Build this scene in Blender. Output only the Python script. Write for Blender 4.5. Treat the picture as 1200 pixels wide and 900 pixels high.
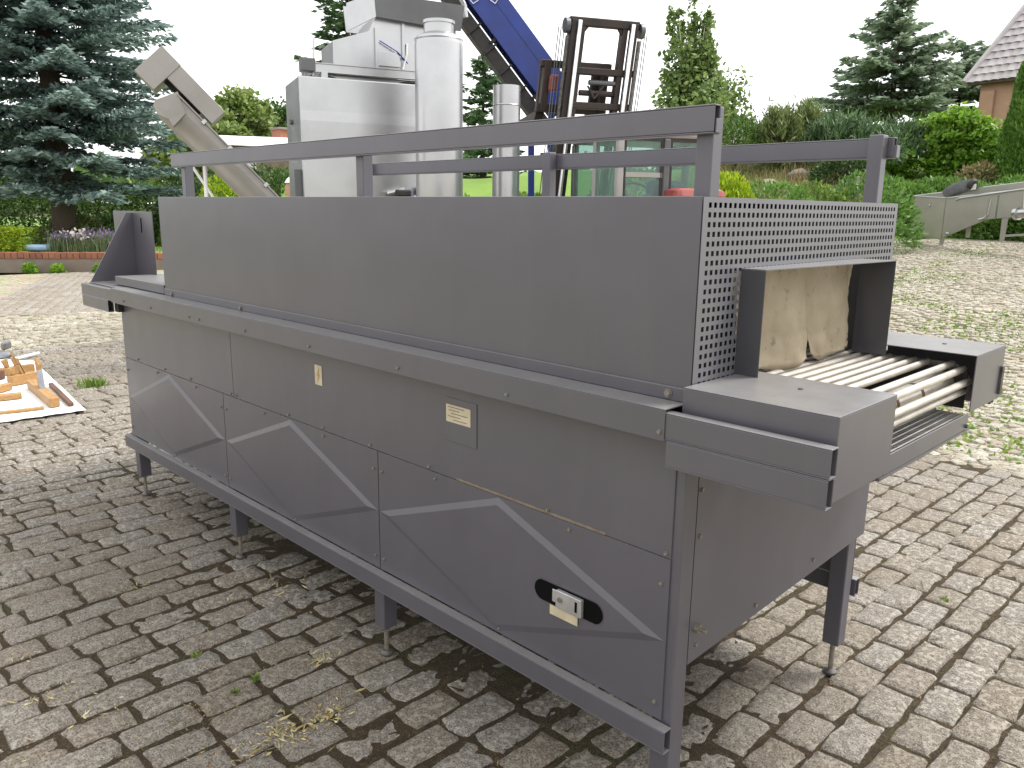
import bpy, math, random
import numpy as np
from mathutils import Vector, Matrix

for o in list(bpy.data.objects): bpy.data.objects.remove(o)
S = bpy.context.scene
COL = S.collection
R = math.radians

# ------------------------------------------------------------------ camera
CAM = np.array([0.7634, -1.5247, 1.6]); FPX = 937.98
PITCH, YAW, ROLL = R(12.3595), R(-45.0757), R(0.7812)
FW = np.array([math.sin(YAW)*math.cos(PITCH), math.cos(YAW)*math.cos(PITCH), -math.sin(PITCH)])
_rt = np.array([math.cos(YAW), -math.sin(YAW), 0.0]); _up = np.cross(_rt, FW)
RT = _rt*math.cos(ROLL) + _up*math.sin(ROLL); UP = -_rt*math.sin(ROLL) + _up*math.cos(ROLL)
cam = bpy.data.cameras.new('camera'); camo = bpy.data.objects.new('camera', cam); COL.objects.link(camo)
cam.sensor_width = 36; cam.lens = FPX/1200*36; cam.clip_start = 0.05; cam.clip_end = 2000
camo.matrix_world = Matrix(((RT[0], UP[0], -FW[0], CAM[0]), (RT[1], UP[1], -FW[1], CAM[1]), (RT[2], UP[2], -FW[2], CAM[2]), (0, 0, 0, 1)))
S.camera = camo
S.render.resolution_x, S.render.resolution_y = 1024, 768

# ------------------------------------------------------------------ sky, sun, exposure
SUN_DIR = Vector((0.32, 0.62, 1.0)).normalized()          # towards the sun
elev = math.asin(SUN_DIR.z); azim = math.atan2(SUN_DIR.x, SUN_DIR.y)
W = bpy.data.worlds.new('World'); S.world = W; W.use_nodes = True
nt = W.node_tree; nt.nodes.clear()
out = nt.nodes.new('ShaderNodeOutputWorld'); bg = nt.nodes.new('ShaderNodeBackground')
sky = nt.nodes.new('ShaderNodeTexSky'); sky.sky_type = 'NISHITA'; sky.sun_disc = False
sky.sun_elevation = elev; sky.sun_rotation = azim; sky.dust_density = 4.0; sky.air_density = 1.0
hs = nt.nodes.new('ShaderNodeHueSaturation'); hs.inputs['Saturation'].default_value = 0.10
mx = nt.nodes.new('ShaderNodeMix'); mx.data_type = 'RGBA'; mx.inputs[0].default_value = 0.72
mx.inputs[7].default_value = (13.0, 13.05, 13.2, 1)          # the even cloud layer
nt.links.new(sky.outputs[0], hs.inputs['Color']); nt.links.new(hs.outputs[0], mx.inputs[6])
nt.links.new(mx.outputs[2], bg.inputs['Color']); bg.inputs['Strength'].default_value = 0.10
nt.links.new(bg.outputs[0], out.inputs[0])
sl = bpy.data.lights.new('sun', 'SUN'); sl.energy = 2.7; sl.angle = R(20); sl.color = (1.0, 0.97, 0.92)
so = bpy.data.objects.new('sun', sl); COL.objects.link(so)
so.rotation_euler = SUN_DIR.to_track_quat('Z', 'Y').to_euler()
S.view_settings.view_transform = 'Standard'; S.view_settings.look = 'None'
S.view_settings.exposure = 0.78; S.view_settings.gamma = 1.0; S.view_settings.use_curve_mapping = False

# ------------------------------------------------------------------ helpers
def ray(u, v): return FW + RT*(u-600)/FPX - UP*(v-450)/FPX
def at(u, v, D):
    "world point seen in direction (u, v) of the photo at horizontal distance D"
    r = ray(u, v); t = D/math.hypot(r[0], r[1]); return CAM + t*r
def pix(P):
    v = np.asarray(P, float) - CAM; z = v @ FW
    return 600 + FPX*(v @ RT)/z, 450 - FPX*(v @ UP)/z, z
def ground_z(x, y):
    t = np.clip(np.asarray(y, float) - 4.5, 0, 26); return 0.070*t*t/(t+2.0)

def tag(o, label=None, cat=None, group=None, kind=None):
    if label: o['label'] = label
    if cat: o['category'] = cat
    if group: o['group'] = group
    if kind: o['kind'] = kind
    return o
def empty(name, loc, label, cat, group=None):
    o = bpy.data.objects.new(name, None); COL.objects.link(o); o.location = loc; o.empty_display_size = .1
    return tag(o, label, cat, group)
def adopt(o, parent):
    if parent is not None:
        o.parent = parent
        if parent.parent is None: o.matrix_parent_inverse = Matrix.Translation(-Vector(parent.location))
    return o
def link(name, me, mat, parent=None):
    o = bpy.data.objects.new(name, me); COL.objects.link(o)
    if mat is not None and not me.materials: me.materials.append(mat)
    return adopt(o, parent)
def np_mesh(name, V, F, smooth=False):
    V = np.asarray(V, np.float32); F = np.asarray(F, np.int32); k = F.shape[1]
    me = bpy.data.meshes.new(name)
    me.vertices.add(len(V)); me.vertices.foreach_set('co', V.ravel())
    me.loops.add(F.size); me.loops.foreach_set('vertex_index', F.ravel())
    me.polygons.add(len(F)); me.polygons.foreach_set('loop_start', np.arange(0, F.size, k, dtype=np.int32))
    me.polygons.foreach_set('use_smooth', np.full(len(F), bool(smooth)))
    me.update(calc_edges=True); me.validate(); return me

class MB:
    def __init__(s): s.v = []; s.f = []
    def add(s, V, F):
        n = len(s.v); s.v += [tuple(map(float, p)) for p in V]; s.f += [tuple(n+i for i in f) for f in F]; return s
    def box(s, x0, x1, y0, y1, z0, z1):
        return s.add([(x0,y0,z0),(x1,y0,z0),(x1,y1,z0),(x0,y1,z0),(x0,y0,z1),(x1,y0,z1),(x1,y1,z1),(x0,y1,z1)],
                     [(0,3,2,1),(4,5,6,7),(0,1,5,4),(1,2,6,5),(2,3,7,6),(3,0,4,7)])
    def obox(s, c, e1, e2, e3):
        c, e1, e2, e3 = map(np.asarray, (c, e1, e2, e3)); V = []
        for k in (-1, 1):
            for a, b in ((-1,-1),(1,-1),(1,1),(-1,1)): V.append(c + a*e1 + b*e2 + k*e3)
        F = [(0,3,2,1),(4,5,6,7),(0,1,5,4),(1,2,6,5),(2,3,7,6),(3,0,4,7)]
        if np.dot(np.cross(e1, e2), e3) < 0: F = [f[::-1] for f in F]
        return s.add(V, F)
    def cyl(s, p0, p1, r0, r1=None, n=12, caps=True):
        p0, p1 = np.asarray(p0, float), np.asarray(p1, float); r1 = r0 if r1 is None else r1
        d = p1-p0; d = d/np.linalg.norm(d); a = np.cross(d, (0,0,1) if abs(d[2]) < .9 else (1,0,0)); a /= np.linalg.norm(a); b = np.cross(d, a)
        V = []
        for p, r in ((p0, r0), (p1, r1)):
            for i in range(n):
                t = 2*math.pi*i/n; V.append(p + r*(math.cos(t)*a + math.sin(t)*b))
        F = [(i, (i+1) % n, n+(i+1) % n, n+i) for i in range(n)]
        if caps: F += [tuple(range(n))[::-1], tuple(range(n, 2*n))]
        return s.add(V, F)
    def path(s, pts, r, n=8):
        for a, b in zip(pts[:-1], pts[1:]): s.cyl(a, b, r, r, n)
        return s
    def lathe(s, prof, c, n=24):
        V = []; m = len(prof)
        for i in range(n):
            t = 2*math.pi*i/n
            for r, z in prof: V.append((c[0]+r*math.cos(t), c[1]+r*math.sin(t), c[2]+z))
        F = [(i*m+j, ((i+1) % n)*m+j, ((i+1) % n)*m+j+1, i*m+j+1) for i in range(n) for j in range(m-1)]
        return s.add(V, F)
    def prism(s, poly, e):
        poly = [np.asarray(p, float) for p in poly]; e = np.asarray(e, float); n = len(poly)
        nn = np.zeros(3)
        for i in range(n): nn += np.cross(poly[i], poly[(i+1) % n])
        if np.dot(nn, e) < 0: poly = poly[::-1]
        V = poly + [p+e for p in poly]
        return s.add(V, [tuple(range(n))[::-1], tuple(range(n, 2*n))] + [(i, (i+1) % n, n+(i+1) % n, n+i) for i in range(n)])
    def hollow(s, x0, x1, y0, y1, z0, z1, t=.003, ax=0):
        "rectangular tube open at both ends"
        lo, hi = [x0,y0,z0], [x1,y1,z1]; o = [i for i in range(3) if i != ax]; a, b = o
        def bx(l, h): s.box(l[0], h[0], l[1], h[1], l[2], h[2])
        l, h = lo[:], hi[:]; h[b] = lo[b]+t; bx(l, h)
        l, h = lo[:], hi[:]; l[b] = hi[b]-t; bx(l, h)
        l, h = lo[:], hi[:]; l[b] += t; h[b] -= t; h[a] = lo[a]+t; bx(l, h)
        l, h = lo[:], hi[:]; l[b] += t; h[b] -= t; l[a] = hi[a]-t; bx(l, h)
        return s
    def build(s, name, mat, parent=None, bevel=0, smooth=False, seg=2):
        me = bpy.data.meshes.new(name); me.from_pydata(s.v, [], s.f); me.update()
        if smooth:
            me.polygons.foreach_set('use_smooth', np.ones(len(me.polygons), bool)); me.set_sharp_from_angle(angle=R(35))
        o = link(name, me, mat, parent)
        if bevel:
            m = o.modifiers.new('bevel', 'BEVEL'); m.width = bevel; m.segments = seg; m.limit_method = 'ANGLE'; m.angle_limit = R(40)
        return o
def copy_tree(o, parent=None):
    c = o.copy(); COL.objects.link(c); c.parent = parent
    for ch in list(o.children): copy_tree(ch, c)
    return c

# ------------------------------------------------------------------ materials
def new_mat(name):
    m = bpy.data.materials.new(name); m.use_nodes = True; n = m.node_tree; b = n.nodes['Principled BSDF']; return m, n, b
def N(n, t, **k):
    x = n.nodes.new(t)
    for a, v in k.items(): setattr(x, a, v)
    return x
def ramp(n, src, stops):
    r = N(n, 'ShaderNodeValToRGB'); e = r.color_ramp.elements
    while len(e) < len(stops): e.new(.5)
    for i, (p, c) in enumerate(stops): e[i].position = p; e[i].color = (*c, 1) if len(c) == 3 else c
    n.links.new(src, r.inputs[0]); return r.outputs[0]
def coords(n, world=False):
    if world: return N(n, 'ShaderNodeNewGeometry').outputs['Position']
    return N(n, 'ShaderNodeTexCoord').outputs['Object']
def noise(n, co, scale, detail=6, rough=.6):
    x = N(n, 'ShaderNodeTexNoise'); x.inputs['Scale'].default_value = scale; x.inputs['Detail'].default_value = detail; x.inputs['Roughness'].default_value = rough
    n.links.new(co, x.inputs['Vector']); return x.outputs['Fac']
def mixc(n, f, a, b, mode='MIX'):
    x = N(n, 'ShaderNodeMix', data_type='RGBA', blend_type=mode)
    for i, s in ((0, f), (6, a), (7, b)):
        if hasattr(s, 'is_output'): n.links.new(s, x.inputs[i])
        elif i == 0: x.inputs[0].default_value = s
        else: x.inputs[i].default_value = (*s, 1)
    return x.outputs[2]
def bumpn(n, h, b, strength, dist=.01):
    x = N(n, 'ShaderNodeBump'); x.inputs['Strength'].default_value = strength; x.inputs['Distance'].default_value = dist
    n.links.new(h, x.inputs['Height']); n.links.new(x.outputs[0], b.inputs['Normal'])
def surf(name, c1, c2=None, rough=.5, metal=0., scale=4, lo=.35, hi=.65, bump=0., bscale=60, bdist=.002, rvar=.1, stretch=None, island=0., world=False, c3=None):
    "plain procedural surface: two tones mixed by noise, roughness variation, fine relief"
    m, n, b = new_mat(name); co = coords(n, world)
    if stretch:
        mp = N(n, 'ShaderNodeMapping'); mp.inputs['Scale'].default_value = stretch; n.links.new(co, mp.inputs['Vector']); co2 = mp.outputs[0]
    else: co2 = co
    c2 = c2 or tuple(x*.8 for x in c1)
    f = noise(n, co2, scale); col = ramp(n, f, [(lo, c2), (hi, c1)])
    if c3:
        f3 = noise(n, co, scale*6, 8, .7); col = mixc(n, ramp(n, f3, [(.58, (0,0,0)), (.70, (1,1,1))]), col, c3)
    if island:
        g = N(n, 'ShaderNodeNewGeometry'); oi = N(n, 'ShaderNodeObjectInfo'); ad = N(n, 'ShaderNodeMath', operation='ADD')
        n.links.new(g.outputs['Random Per Island'], ad.inputs[0]); n.links.new(oi.outputs['Random'], ad.inputs[1])
        fr = N(n, 'ShaderNodeMath', operation='FRACT'); n.links.new(ad.outputs[0], fr.inputs[0])
        mr = N(n, 'ShaderNodeMapRange'); mr.inputs[3].default_value = 1-island; mr.inputs[4].default_value = 1+island
        n.links.new(fr.outputs[0], mr.inputs[0])
        vm = N(n, 'ShaderNodeVectorMath', operation='SCALE'); n.links.new(col, vm.inputs[0]); n.links.new(mr.outputs[0], vm.inputs['Scale']); col = vm.outputs[0]
    n.links.new(col, b.inputs['Base Color']); b.inputs['Metallic'].default_value = metal
    mr = N(n, 'ShaderNodeMapRange'); mr.inputs[3].default_value = max(0, rough-rvar); mr.inputs[4].default_value = min(1, rough+rvar)
    n.links.new(noise(n, co, scale*2.3), mr.inputs[0]); n.links.new(mr.outputs[0], b.inputs['Roughness'])
    if bump: bumpn(n, noise(n, co, bscale, 8, .65), b, bump, bdist)
    return m
def leafmat(name, a, b2, c=None, trans=.35, nscale=.6):
    m, n, b = new_mat(name); g = N(n, 'ShaderNodeNewGeometry')
    stops = [(0., a), (1., b2)] if c is None else [(0., a), (.55, b2), (1., c)]
    ad = N(n, 'ShaderNodeMath', operation='ADD'); ml = N(n, 'ShaderNodeMath', operation='MULTIPLY_ADD')
    ns = noise(n, g.outputs['Position'], nscale, 3)
    ml.inputs[1].default_value = 1.3; ml.inputs[2].default_value = -.65; n.links.new(ns, ml.inputs[0])
    n.links.new(g.outputs['Random Per Island'], ad.inputs[0]); n.links.new(ml.outputs[0], ad.inputs[1])
    col = ramp(n, ad.outputs[0], stops)
    n.links.new(col, b.inputs['Base Color']); b.inputs['Roughness'].default_value = .55
    tr = N(n, 'ShaderNodeBsdfTranslucent'); n.links.new(col, tr.inputs['Color'])
    ms = N(n, 'ShaderNodeMixShader'); ms.inputs[0].default_value = trans
    n.links.new(b.outputs[0], ms.inputs[1]); n.links.new(tr.outputs[0], ms.inputs[2])
    n.links.new(ms.outputs[0], n.nodes['Material Output'].inputs[0]); return m
def glassmat(name, tint, rough=.03):
    m, n, b = new_mat(name); b.inputs['Base Color'].default_value = (*tint, 1); b.inputs['Roughness'].default_value = rough
    b.inputs['Transmission Weight'].default_value = .85; b.inputs['IOR'].default_value = 1.1; return m

def paint_mat(name, base, dusty):
    m, n, b = new_mat(name); co = coords(n)
    col = ramp(n, noise(n, co, 2.2, 5), [(.3, tuple(x*.90 for x in base)), (.7, tuple(x*1.07 for x in base))])
    mp = N(n, 'ShaderNodeMapping'); mp.inputs['Scale'].default_value = (9, 9, .8); n.links.new(co, mp.inputs['Vector'])
    col = mixc(n, ramp(n, noise(n, mp.outputs[0], 1.6, 6), [(.5, (0,0,0)), (.85, (.35,.35,.35))]), col, dusty)      # run marks
    col = mixc(n, ramp(n, noise(n, co, 38, 8, .75), [(.66, (0,0,0)), (.74, (.5,.5,.5))]), col, (.16,.15,.14))       # specks of dust
    col = mixc(n, ramp(n, noise(n, co, 11, 8, .8), [(.71, (0,0,0)), (.76, (.6,.6,.6))]), col, (.10,.065,.045))      # rust freckles
    g = N(n, 'ShaderNodeNewGeometry'); sx = N(n, 'ShaderNodeSeparateXYZ'); n.links.new(g.outputs['Normal'], sx.inputs[0])
    up = N(n, 'ShaderNodeMapRange'); up.inputs[1].default_value = .8; up.inputs[2].default_value = .98; n.links.new(sx.outputs[2], up.inputs[0])
    top_light = N(n, 'ShaderNodeMath', operation='MULTIPLY'); n.links.new(up.outputs[0], top_light.inputs[0]); n.links.new(ramp(n, noise(n, co, 14, 7, .7), [(.25, (.55,.55,.55)), (.7, (.95,.95,.95))]), top_light.inputs[1])
    col = mixc(n, top_light.outputs[0], col, (.20,.195,.19))                                                                 # level sheet painted paler to carry the sky's brightness on it
    n.links.new(col, b.inputs['Base Color'])
    mr = N(n, 'ShaderNodeMapRange'); mr.inputs[3].default_value = .24; mr.inputs[4].default_value = .40; b.inputs['IOR'].default_value = 1.6
    n.links.new(noise(n, co, 5, 6), mr.inputs[0]); n.links.new(mr.outputs[0], b.inputs['Roughness'])
    b1 = N(n, 'ShaderNodeBump'); b1.inputs['Strength'].default_value = .18; b1.inputs['Distance'].default_value = .02; n.links.new(noise(n, co, 2.6, 2), b1.inputs['Height'])
    b2 = N(n, 'ShaderNodeBump'); b2.inputs['Strength'].default_value = .12; b2.inputs['Distance'].default_value = .0006; n.links.new(noise(n, co, 240, 4), b2.inputs['Height'])
    n.links.new(b1.outputs[0], b2.inputs['Normal']); n.links.new(b2.outputs[0], b.inputs['Normal'])
    return m
M = {}
M['paint'] = paint_mat('grey_paint', (.079,.0745,.089), (.10,.097,.099))
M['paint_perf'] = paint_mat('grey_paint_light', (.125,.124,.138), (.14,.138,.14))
M['black'] = surf('black', (.004,.004,.004), (.006,.006,.006), .95); M['black'].node_tree.nodes['Principled BSDF'].inputs['Specular IOR Level'].default_value = .05
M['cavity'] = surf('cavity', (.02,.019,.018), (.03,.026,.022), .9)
M['bare'] = surf('bare_cut_steel', (.16,.10,.06), (.30,.27,.24), .5, .4, 40)
M['bolt'] = surf('bolt_zinc', (.26,.24,.20), (.16,.13,.10), .5, .5, 60)
M['rod'] = surf('roller_chrome', (.62,.58,.52), (.42,.38,.32), .36, .5, 9, .3, .7)
M['curtain'] = surf('curtain_fibre', (.36,.30,.21), (.25,.20,.13), .7, 0, 5, .3, .7, .25, 30, .003, c3=(.13,.10,.07))
M['sticker'] = surf('sticker_paper', (.50,.44,.31), (.40,.34,.23), .6, 0, 20)
M['print'] = surf('print_ink', (.16,.13,.10), None, .7)
M['bolt_print'] = surf('bolt_print', (.45,.27,.10), None, .7)
M['wire'] = surf('wire_mesh', (.40,.39,.37), (.30,.29,.27), .5, .3, 20)
M['chain'] = surf('chain_steel', (.14,.13,.12), (.06,.055,.05), .5, .6, 30)
M['steel'] = surf('stainless', (.49,.49,.495), (.40,.40,.405), .30, .92, 1.6, .3, .7, .05, 3, .02, .08)
M['steel_tan'] = surf('stainless_dull', (.31,.295,.275), (.25,.235,.215), .40, .55, 2, .3, .7)
M['steel_dark'] = surf('stainless_dark', (.13,.13,.135), (.10,.10,.105), .42, .5, 2)
M['blue'] = surf('blue_paint', (.010,.036,.25), (.008,.026,.17), .35, 0, 3)
M['rubber'] = surf('rubber', (.022,.021,.02), (.04,.037,.034), .75, 0, 8)
M['mast'] = surf('mast_steel', (.022,.019,.018), (.045,.026,.02), .5, .3, 5)
M['chrome'] = surf('piston_chrome', (.80,.80,.80), (.7,.7,.7), .18, .9, 5)
M['cabgrey'] = surf('cab_grey', (.34,.33,.315), (.28,.27,.26), .5, 0, 3)
M['red'] = surf('bonnet_red', (.28,.06,.05), (.22,.045,.04), .45, 0, 3)
M['cabglass'] = glassmat('cab_glass', (.55,.72,.66))
M['wood'] = surf('plane_wood', (.38,.22,.085), (.27,.14,.045), .55, 0, 4, .3, .7, .1, 60, .001, stretch=(2,14,14))
M['wood_dark'] = surf('dark_wood', (.13,.06,.035), (.07,.035,.02), .6, 0, 6)
M['iron'] = surf('plane_iron', (.32,.33,.36), (.2,.2,.21), .4, .8, 12)
M['cloth'] = surf('white_sheet', (.80,.79,.76), (.74,.73,.70), .85, 0, 5, .3, .7, .2, 7, .01)
M['brick'] = surf('red_brick', (.28,.115,.07), (.21,.085,.05), .85, 0, 6, .3, .7, .3, 40, .004, island=.25)
M['render'] = surf('wall_render', (.26,.21,.17), (.17,.135,.11), .9, 0, 2, .3, .7, .3, 20, .01)
M['bark'] = surf('bark', (.055,.04,.03), (.10,.075,.055), .95, 0, 5, .3, .7, .8, 18, .03, stretch=(1,1,.25))
M['birch'] = surf('birch_bark', (.55,.53,.49), (.10,.09,.08), .8, 0, 3, .42, .5, stretch=(1,1,3))
M['lawn'] = surf('lawn', (.15,.25,.03), (.10,.18,.025), .9, 0, .8, .3, .7, .5, 30, .03)
M['ground'] = surf('garden_soil', (.075,.11,.03), (.09,.075,.04), .95, 0, .5, .35, .65, .6, 8, .05)
M['rock'] = surf('garden_rock', (.24,.205,.165), (.15,.12,.09), .9, 0, 3, .3, .7, .5, 14, .03, island=.2)
M['rooftile'] = surf('roof_tile', (.36,.335,.335), (.29,.27,.27), .75, 0, 2, .3, .7, island=.10)
M['house_brick'] = surf('house_brick', (.42,.26,.18), (.34,.20,.135), .85, 0, 1.5, .3, .7)
M['whiteroof'] = surf('sheet_roof_white', (.72,.73,.74), (.62,.63,.64), .5, 0, 1)
M['shedwood'] = surf('shed_boards', (.26,.20,.15), (.18,.13,.10), .85, 0, 2)
M['greyroof'] = surf('grey_roof', (.20,.19,.18), (.15,.14,.14), .8, 0, 2)
M['white'] = surf('white_paint', (.75,.75,.73), (.65,.65,.63), .5)
M['terracotta'] = surf('terracotta', (.50,.33,.22), (.38,.22,.14), .8)
M['bag'] = surf('dark_bag', (.055,.058,.066), (.12,.125,.135), .4, 0, 6)
M['spruce_blue'] = leafmat('needles_blue', (.05,.080,.072), (.165,.245,.222), (.34,.45,.41), .35)
M['spruce_green'] = leafmat('needles_green', (0.035,0.072,0.029), (0.080,0.152,0.056), (0.160,0.256,0.104), .2)
M['spruce_silver'] = leafmat('needles_silver', (.08,.12,.075), (.22,.30,.19), (.36,.44,.30), .38)
M['birch_leaf'] = leafmat('birch_leaves', (0.081,0.138,0.035), (0.173,0.252,0.069), (0.275,0.356,0.127), .4)
M['leaf_light'] = leafmat('leaves_light', (0.060,0.120,0.018), (0.130,0.220,0.040), (0.220,0.300,0.060), .4, .25)
M['leaf_far'] = leafmat('leaves_far', (.09,.14,.03), (.19,.27,.06), (.30,.37,.10), .4, .2)
M['leaf_mid'] = leafmat('leaves_mid', (0.033,0.076,0.015), (0.076,0.151,0.028), (0.130,0.216,0.043), .35, .3)
M['leaf_lime'] = leafmat('leaves_lime', (.14,.24,.008), (.30,.42,.015), (.44,.52,.03), .4, .8)
M['leaf_maple'] = leafmat('leaves_maple', (.08,.18,.015), (.17,.33,.03), (.28,.44,.05), .42, .8)
M['leaf_dark'] = leafmat('leaves_dark', (0.020,0.049,0.014), (0.048,0.105,0.025), (0.098,0.168,0.042), .25, .8)
M['thuja'] = leafmat('thuja_sprays', (.05,.12,.015), (.10,.22,.028), (.16,.29,.045), .3, 1.2)
M['juniper'] = leafmat('juniper_sprays', (0.065,0.150,0.024), (0.122,0.243,0.043), (0.187,0.318,0.065), .3, .8)
M['pine_yellow'] = leafmat('pine_needles', (0.077,0.119,0.031), (0.154,0.210,0.063), (0.266,0.294,0.112), .25, .6)
M['lav_leaf'] = leafmat('lavender_stalks', (.08,.12,.05), (.15,.20,.09), None, .3)
M['lav_flower'] = leafmat('lavender_flowers', (.20,.13,.28), (.36,.26,.42), None, .3)
M['flower_white'] = leafmat('flowers_white', (.62,.50,.56), (.75,.72,.66), None, .3)
M['grass'] = leafmat('grass_blades', (0.090,0.162,0.018), (0.162,0.270,0.036), (0.270,0.324,0.090), .4, 2)
M['drygrass'] = leafmat('dry_grass', (.20,.16,.07), (.34,.27,.13), (.16,.18,.06), .3, 2)
M['straw'] = leafmat('straw_scraps', (.30,.22,.07), (.48,.40,.18), (.58,.52,.32), .2, 8)
M['litter'] = leafmat('dry_litter', (.16,.09,.035), (.30,.21,.09), (.40,.32,.15), .2, 3)

def sett_mat(name, pale, dark, lichen, isl):
    m, n, b = new_mat(name); pos = coords(n, True); g = N(n, 'ShaderNodeNewGeometry'); oi = N(n, 'ShaderNodeObjectInfo')
    ad = N(n, 'ShaderNodeMath', operation='ADD'); n.links.new(g.outputs['Random Per Island'], ad.inputs[0]); n.links.new(oi.outputs['Random'], ad.inputs[1])
    fr = N(n, 'ShaderNodeMath', operation='FRACT'); n.links.new(ad.outputs[0], fr.inputs[0])
    col = ramp(n, noise(n, pos, 26, 9, .75), [(.36, dark), (.60, pale)])
    col = mixc(n, ramp(n, noise(n, pos, 95, 5, .7), [(.36, (1,1,1)), (.5, (0,0,0))]), col, tuple(x*.55 for x in dark))
    col = mixc(n, ramp(n, noise(n, pos, 210, 3, .6), [(.40, (.85,.85,.85)), (.52, (0,0,0))]), col, tuple(x*.42 for x in dark))
    col = mixc(n, ramp(n, noise(n, pos, 150, 4, .65), [(.56, (0,0,0)), (.68, (.8,.8,.8))]), col, tuple(min(.6, x*1.9) for x in pale))
    amt = ramp(n, noise(n, pos, .55, 3), [(.36, (.15,.15,.15)), (.56, (1,1,1))])
    lf = ramp(n, noise(n, pos, 42, 4, .55), [(.52, (0,0,0)), (.60, (1,1,1))])
    mu = N(n, 'ShaderNodeMath', operation='MULTIPLY'); n.links.new(amt, mu.inputs[0]); n.links.new(lf, mu.inputs[1])
    mu2 = N(n, 'ShaderNodeMath', operation='MULTIPLY'); mu2.inputs[1].default_value = .75; n.links.new(mu.outputs[0], mu2.inputs[0])
    col = mixc(n, mu2.outputs[0], col, lichen)
    mr = N(n, 'ShaderNodeMapRange'); mr.inputs[3].default_value = 1-isl; mr.inputs[4].default_value = 1+isl; n.links.new(fr.outputs[0], mr.inputs[0])
    vm = N(n, 'ShaderNodeVectorMath', operation='SCALE'); n.links.new(col, vm.inputs[0]); n.links.new(mr.outputs[0], vm.inputs['Scale'])
    tint = ramp(n, fr.outputs[0], [(0, (1,.95,.88)), (.5, (1,.985,.96)), (1, (.97,.985,1.0))])
    col = mixc(n, 1.0, vm.outputs[0], tint, 'MULTIPLY')
    n.links.new(col, b.inputs['Base Color']); b.inputs['Roughness'].default_value = .85; b.inputs['Specular IOR Level'].default_value = .3
    bumpn(n, noise(n, pos, 70, 9, .8), b, .9, .007); return m
M['sett'] = sett_mat('granite_sett', (.272,.243,.207), (.165,.145,.121), (.39,.37,.32), .09)
M['cobble'] = sett_mat('granite_cobble', (.41,.38,.305), (.265,.235,.18), (.50,.47,.39), .20)
m, n, b = new_mat('joint_soil_and_shade'); pos = coords(n, True)
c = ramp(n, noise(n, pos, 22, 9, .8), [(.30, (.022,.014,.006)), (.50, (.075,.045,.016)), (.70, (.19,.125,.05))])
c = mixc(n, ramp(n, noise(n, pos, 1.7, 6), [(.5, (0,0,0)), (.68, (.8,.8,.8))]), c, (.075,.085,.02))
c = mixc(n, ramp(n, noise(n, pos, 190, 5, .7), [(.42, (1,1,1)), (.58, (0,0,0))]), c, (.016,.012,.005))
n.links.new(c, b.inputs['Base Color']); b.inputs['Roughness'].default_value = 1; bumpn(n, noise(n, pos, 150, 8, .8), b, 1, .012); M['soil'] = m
m, n, b = new_mat('yard_paving'); pos = coords(n, True)      # the far paving, too far to tell the stones apart
vo = N(n, 'ShaderNodeTexVoronoi', feature='DISTANCE_TO_EDGE'); vo.inputs['Scale'].default_value = 7.0; n.links.new(pos, vo.inputs['Vector'])
vc = N(n, 'ShaderNodeTexVoronoi'); vc.inputs['Scale'].default_value = 7.0; n.links.new(pos, vc.inputs['Vector'])
c = ramp(n, noise(n, pos, 1.3, 6), [(.3, (.27,.24,.185)), (.7, (.35,.32,.255))])
c = mixc(n, .25, c, vc.outputs['Color'], 'SOFT_LIGHT')
jc = ramp(n, noise(n, pos, .9, 5), [(.42, (.20,.17,.10)), (.62, (.16,.20,.05))])
c = mixc(n, ramp(n, vo.outputs['Distance'], [(.03, (1,1,1)), (.10, (0,0,0))]), c, jc)
n.links.new(c, b.inputs['Base Color']); b.inputs['Roughness'].default_value = .9; bumpn(n, vo.outputs['Distance'], b, .6, .03); M['yard'] = m

# ------------------------------------------------------------------ the setting: ground and paving
rng = np.random.default_rng(7); random.seed(7)
from mathutils import noise as MN
def fbm(x, y, s, o=4): return MN.fractal(Vector((x*s, y*s, 3.7)), 1.0, 2.0, o)

def polar_sheet(name, radii, a0, a1, na, zoff, mat):
    V = []; F = []
    for i, r in enumerate(radii):
        for j in range(na):
            a = a0 + (a1-a0)*j/(na-1); x, y = CAM[0]+r*math.sin(a), CAM[1]+r*math.cos(a)
            V.append((x, y, float(ground_z(x, y)) + zoff))
    for i in range(len(radii)-1):
        for j in range(na-1): F.append((i*na+j, i*na+j+1, (i+1)*na+j+1, (i+1)*na+j))
    me = np_mesh(name, V, F, True); return link(name, me, mat)
ground = polar_sheet('ground', [.01, 5, 10, 15, 20, 24, 28, 32, 40, 60, 100, 200, 500, 1200], -math.pi, math.pi, 97, -.12, M['ground'])
tag(ground, kind='structure')
# the paved yard: a grid over the whole courtyard
gx = np.concatenate([np.arange(-20.2, 12.1, .6)]); gy = np.arange(-14, 24, .6)
V = [(x, y, float(ground_z(x, y)) - .019) for y in gy for x in gx]; nx = len(gx)
F = [(j*nx+i, j*nx+i+1, (j+1)*nx+i+1, (j+1)*nx+i) for j in range(len(gy)-1) for i in range(nx-1)]
yard = link('paved_yard', np_mesh('paved_yard', V, F, True), M['yard']); tag(yard, kind='structure')

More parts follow.
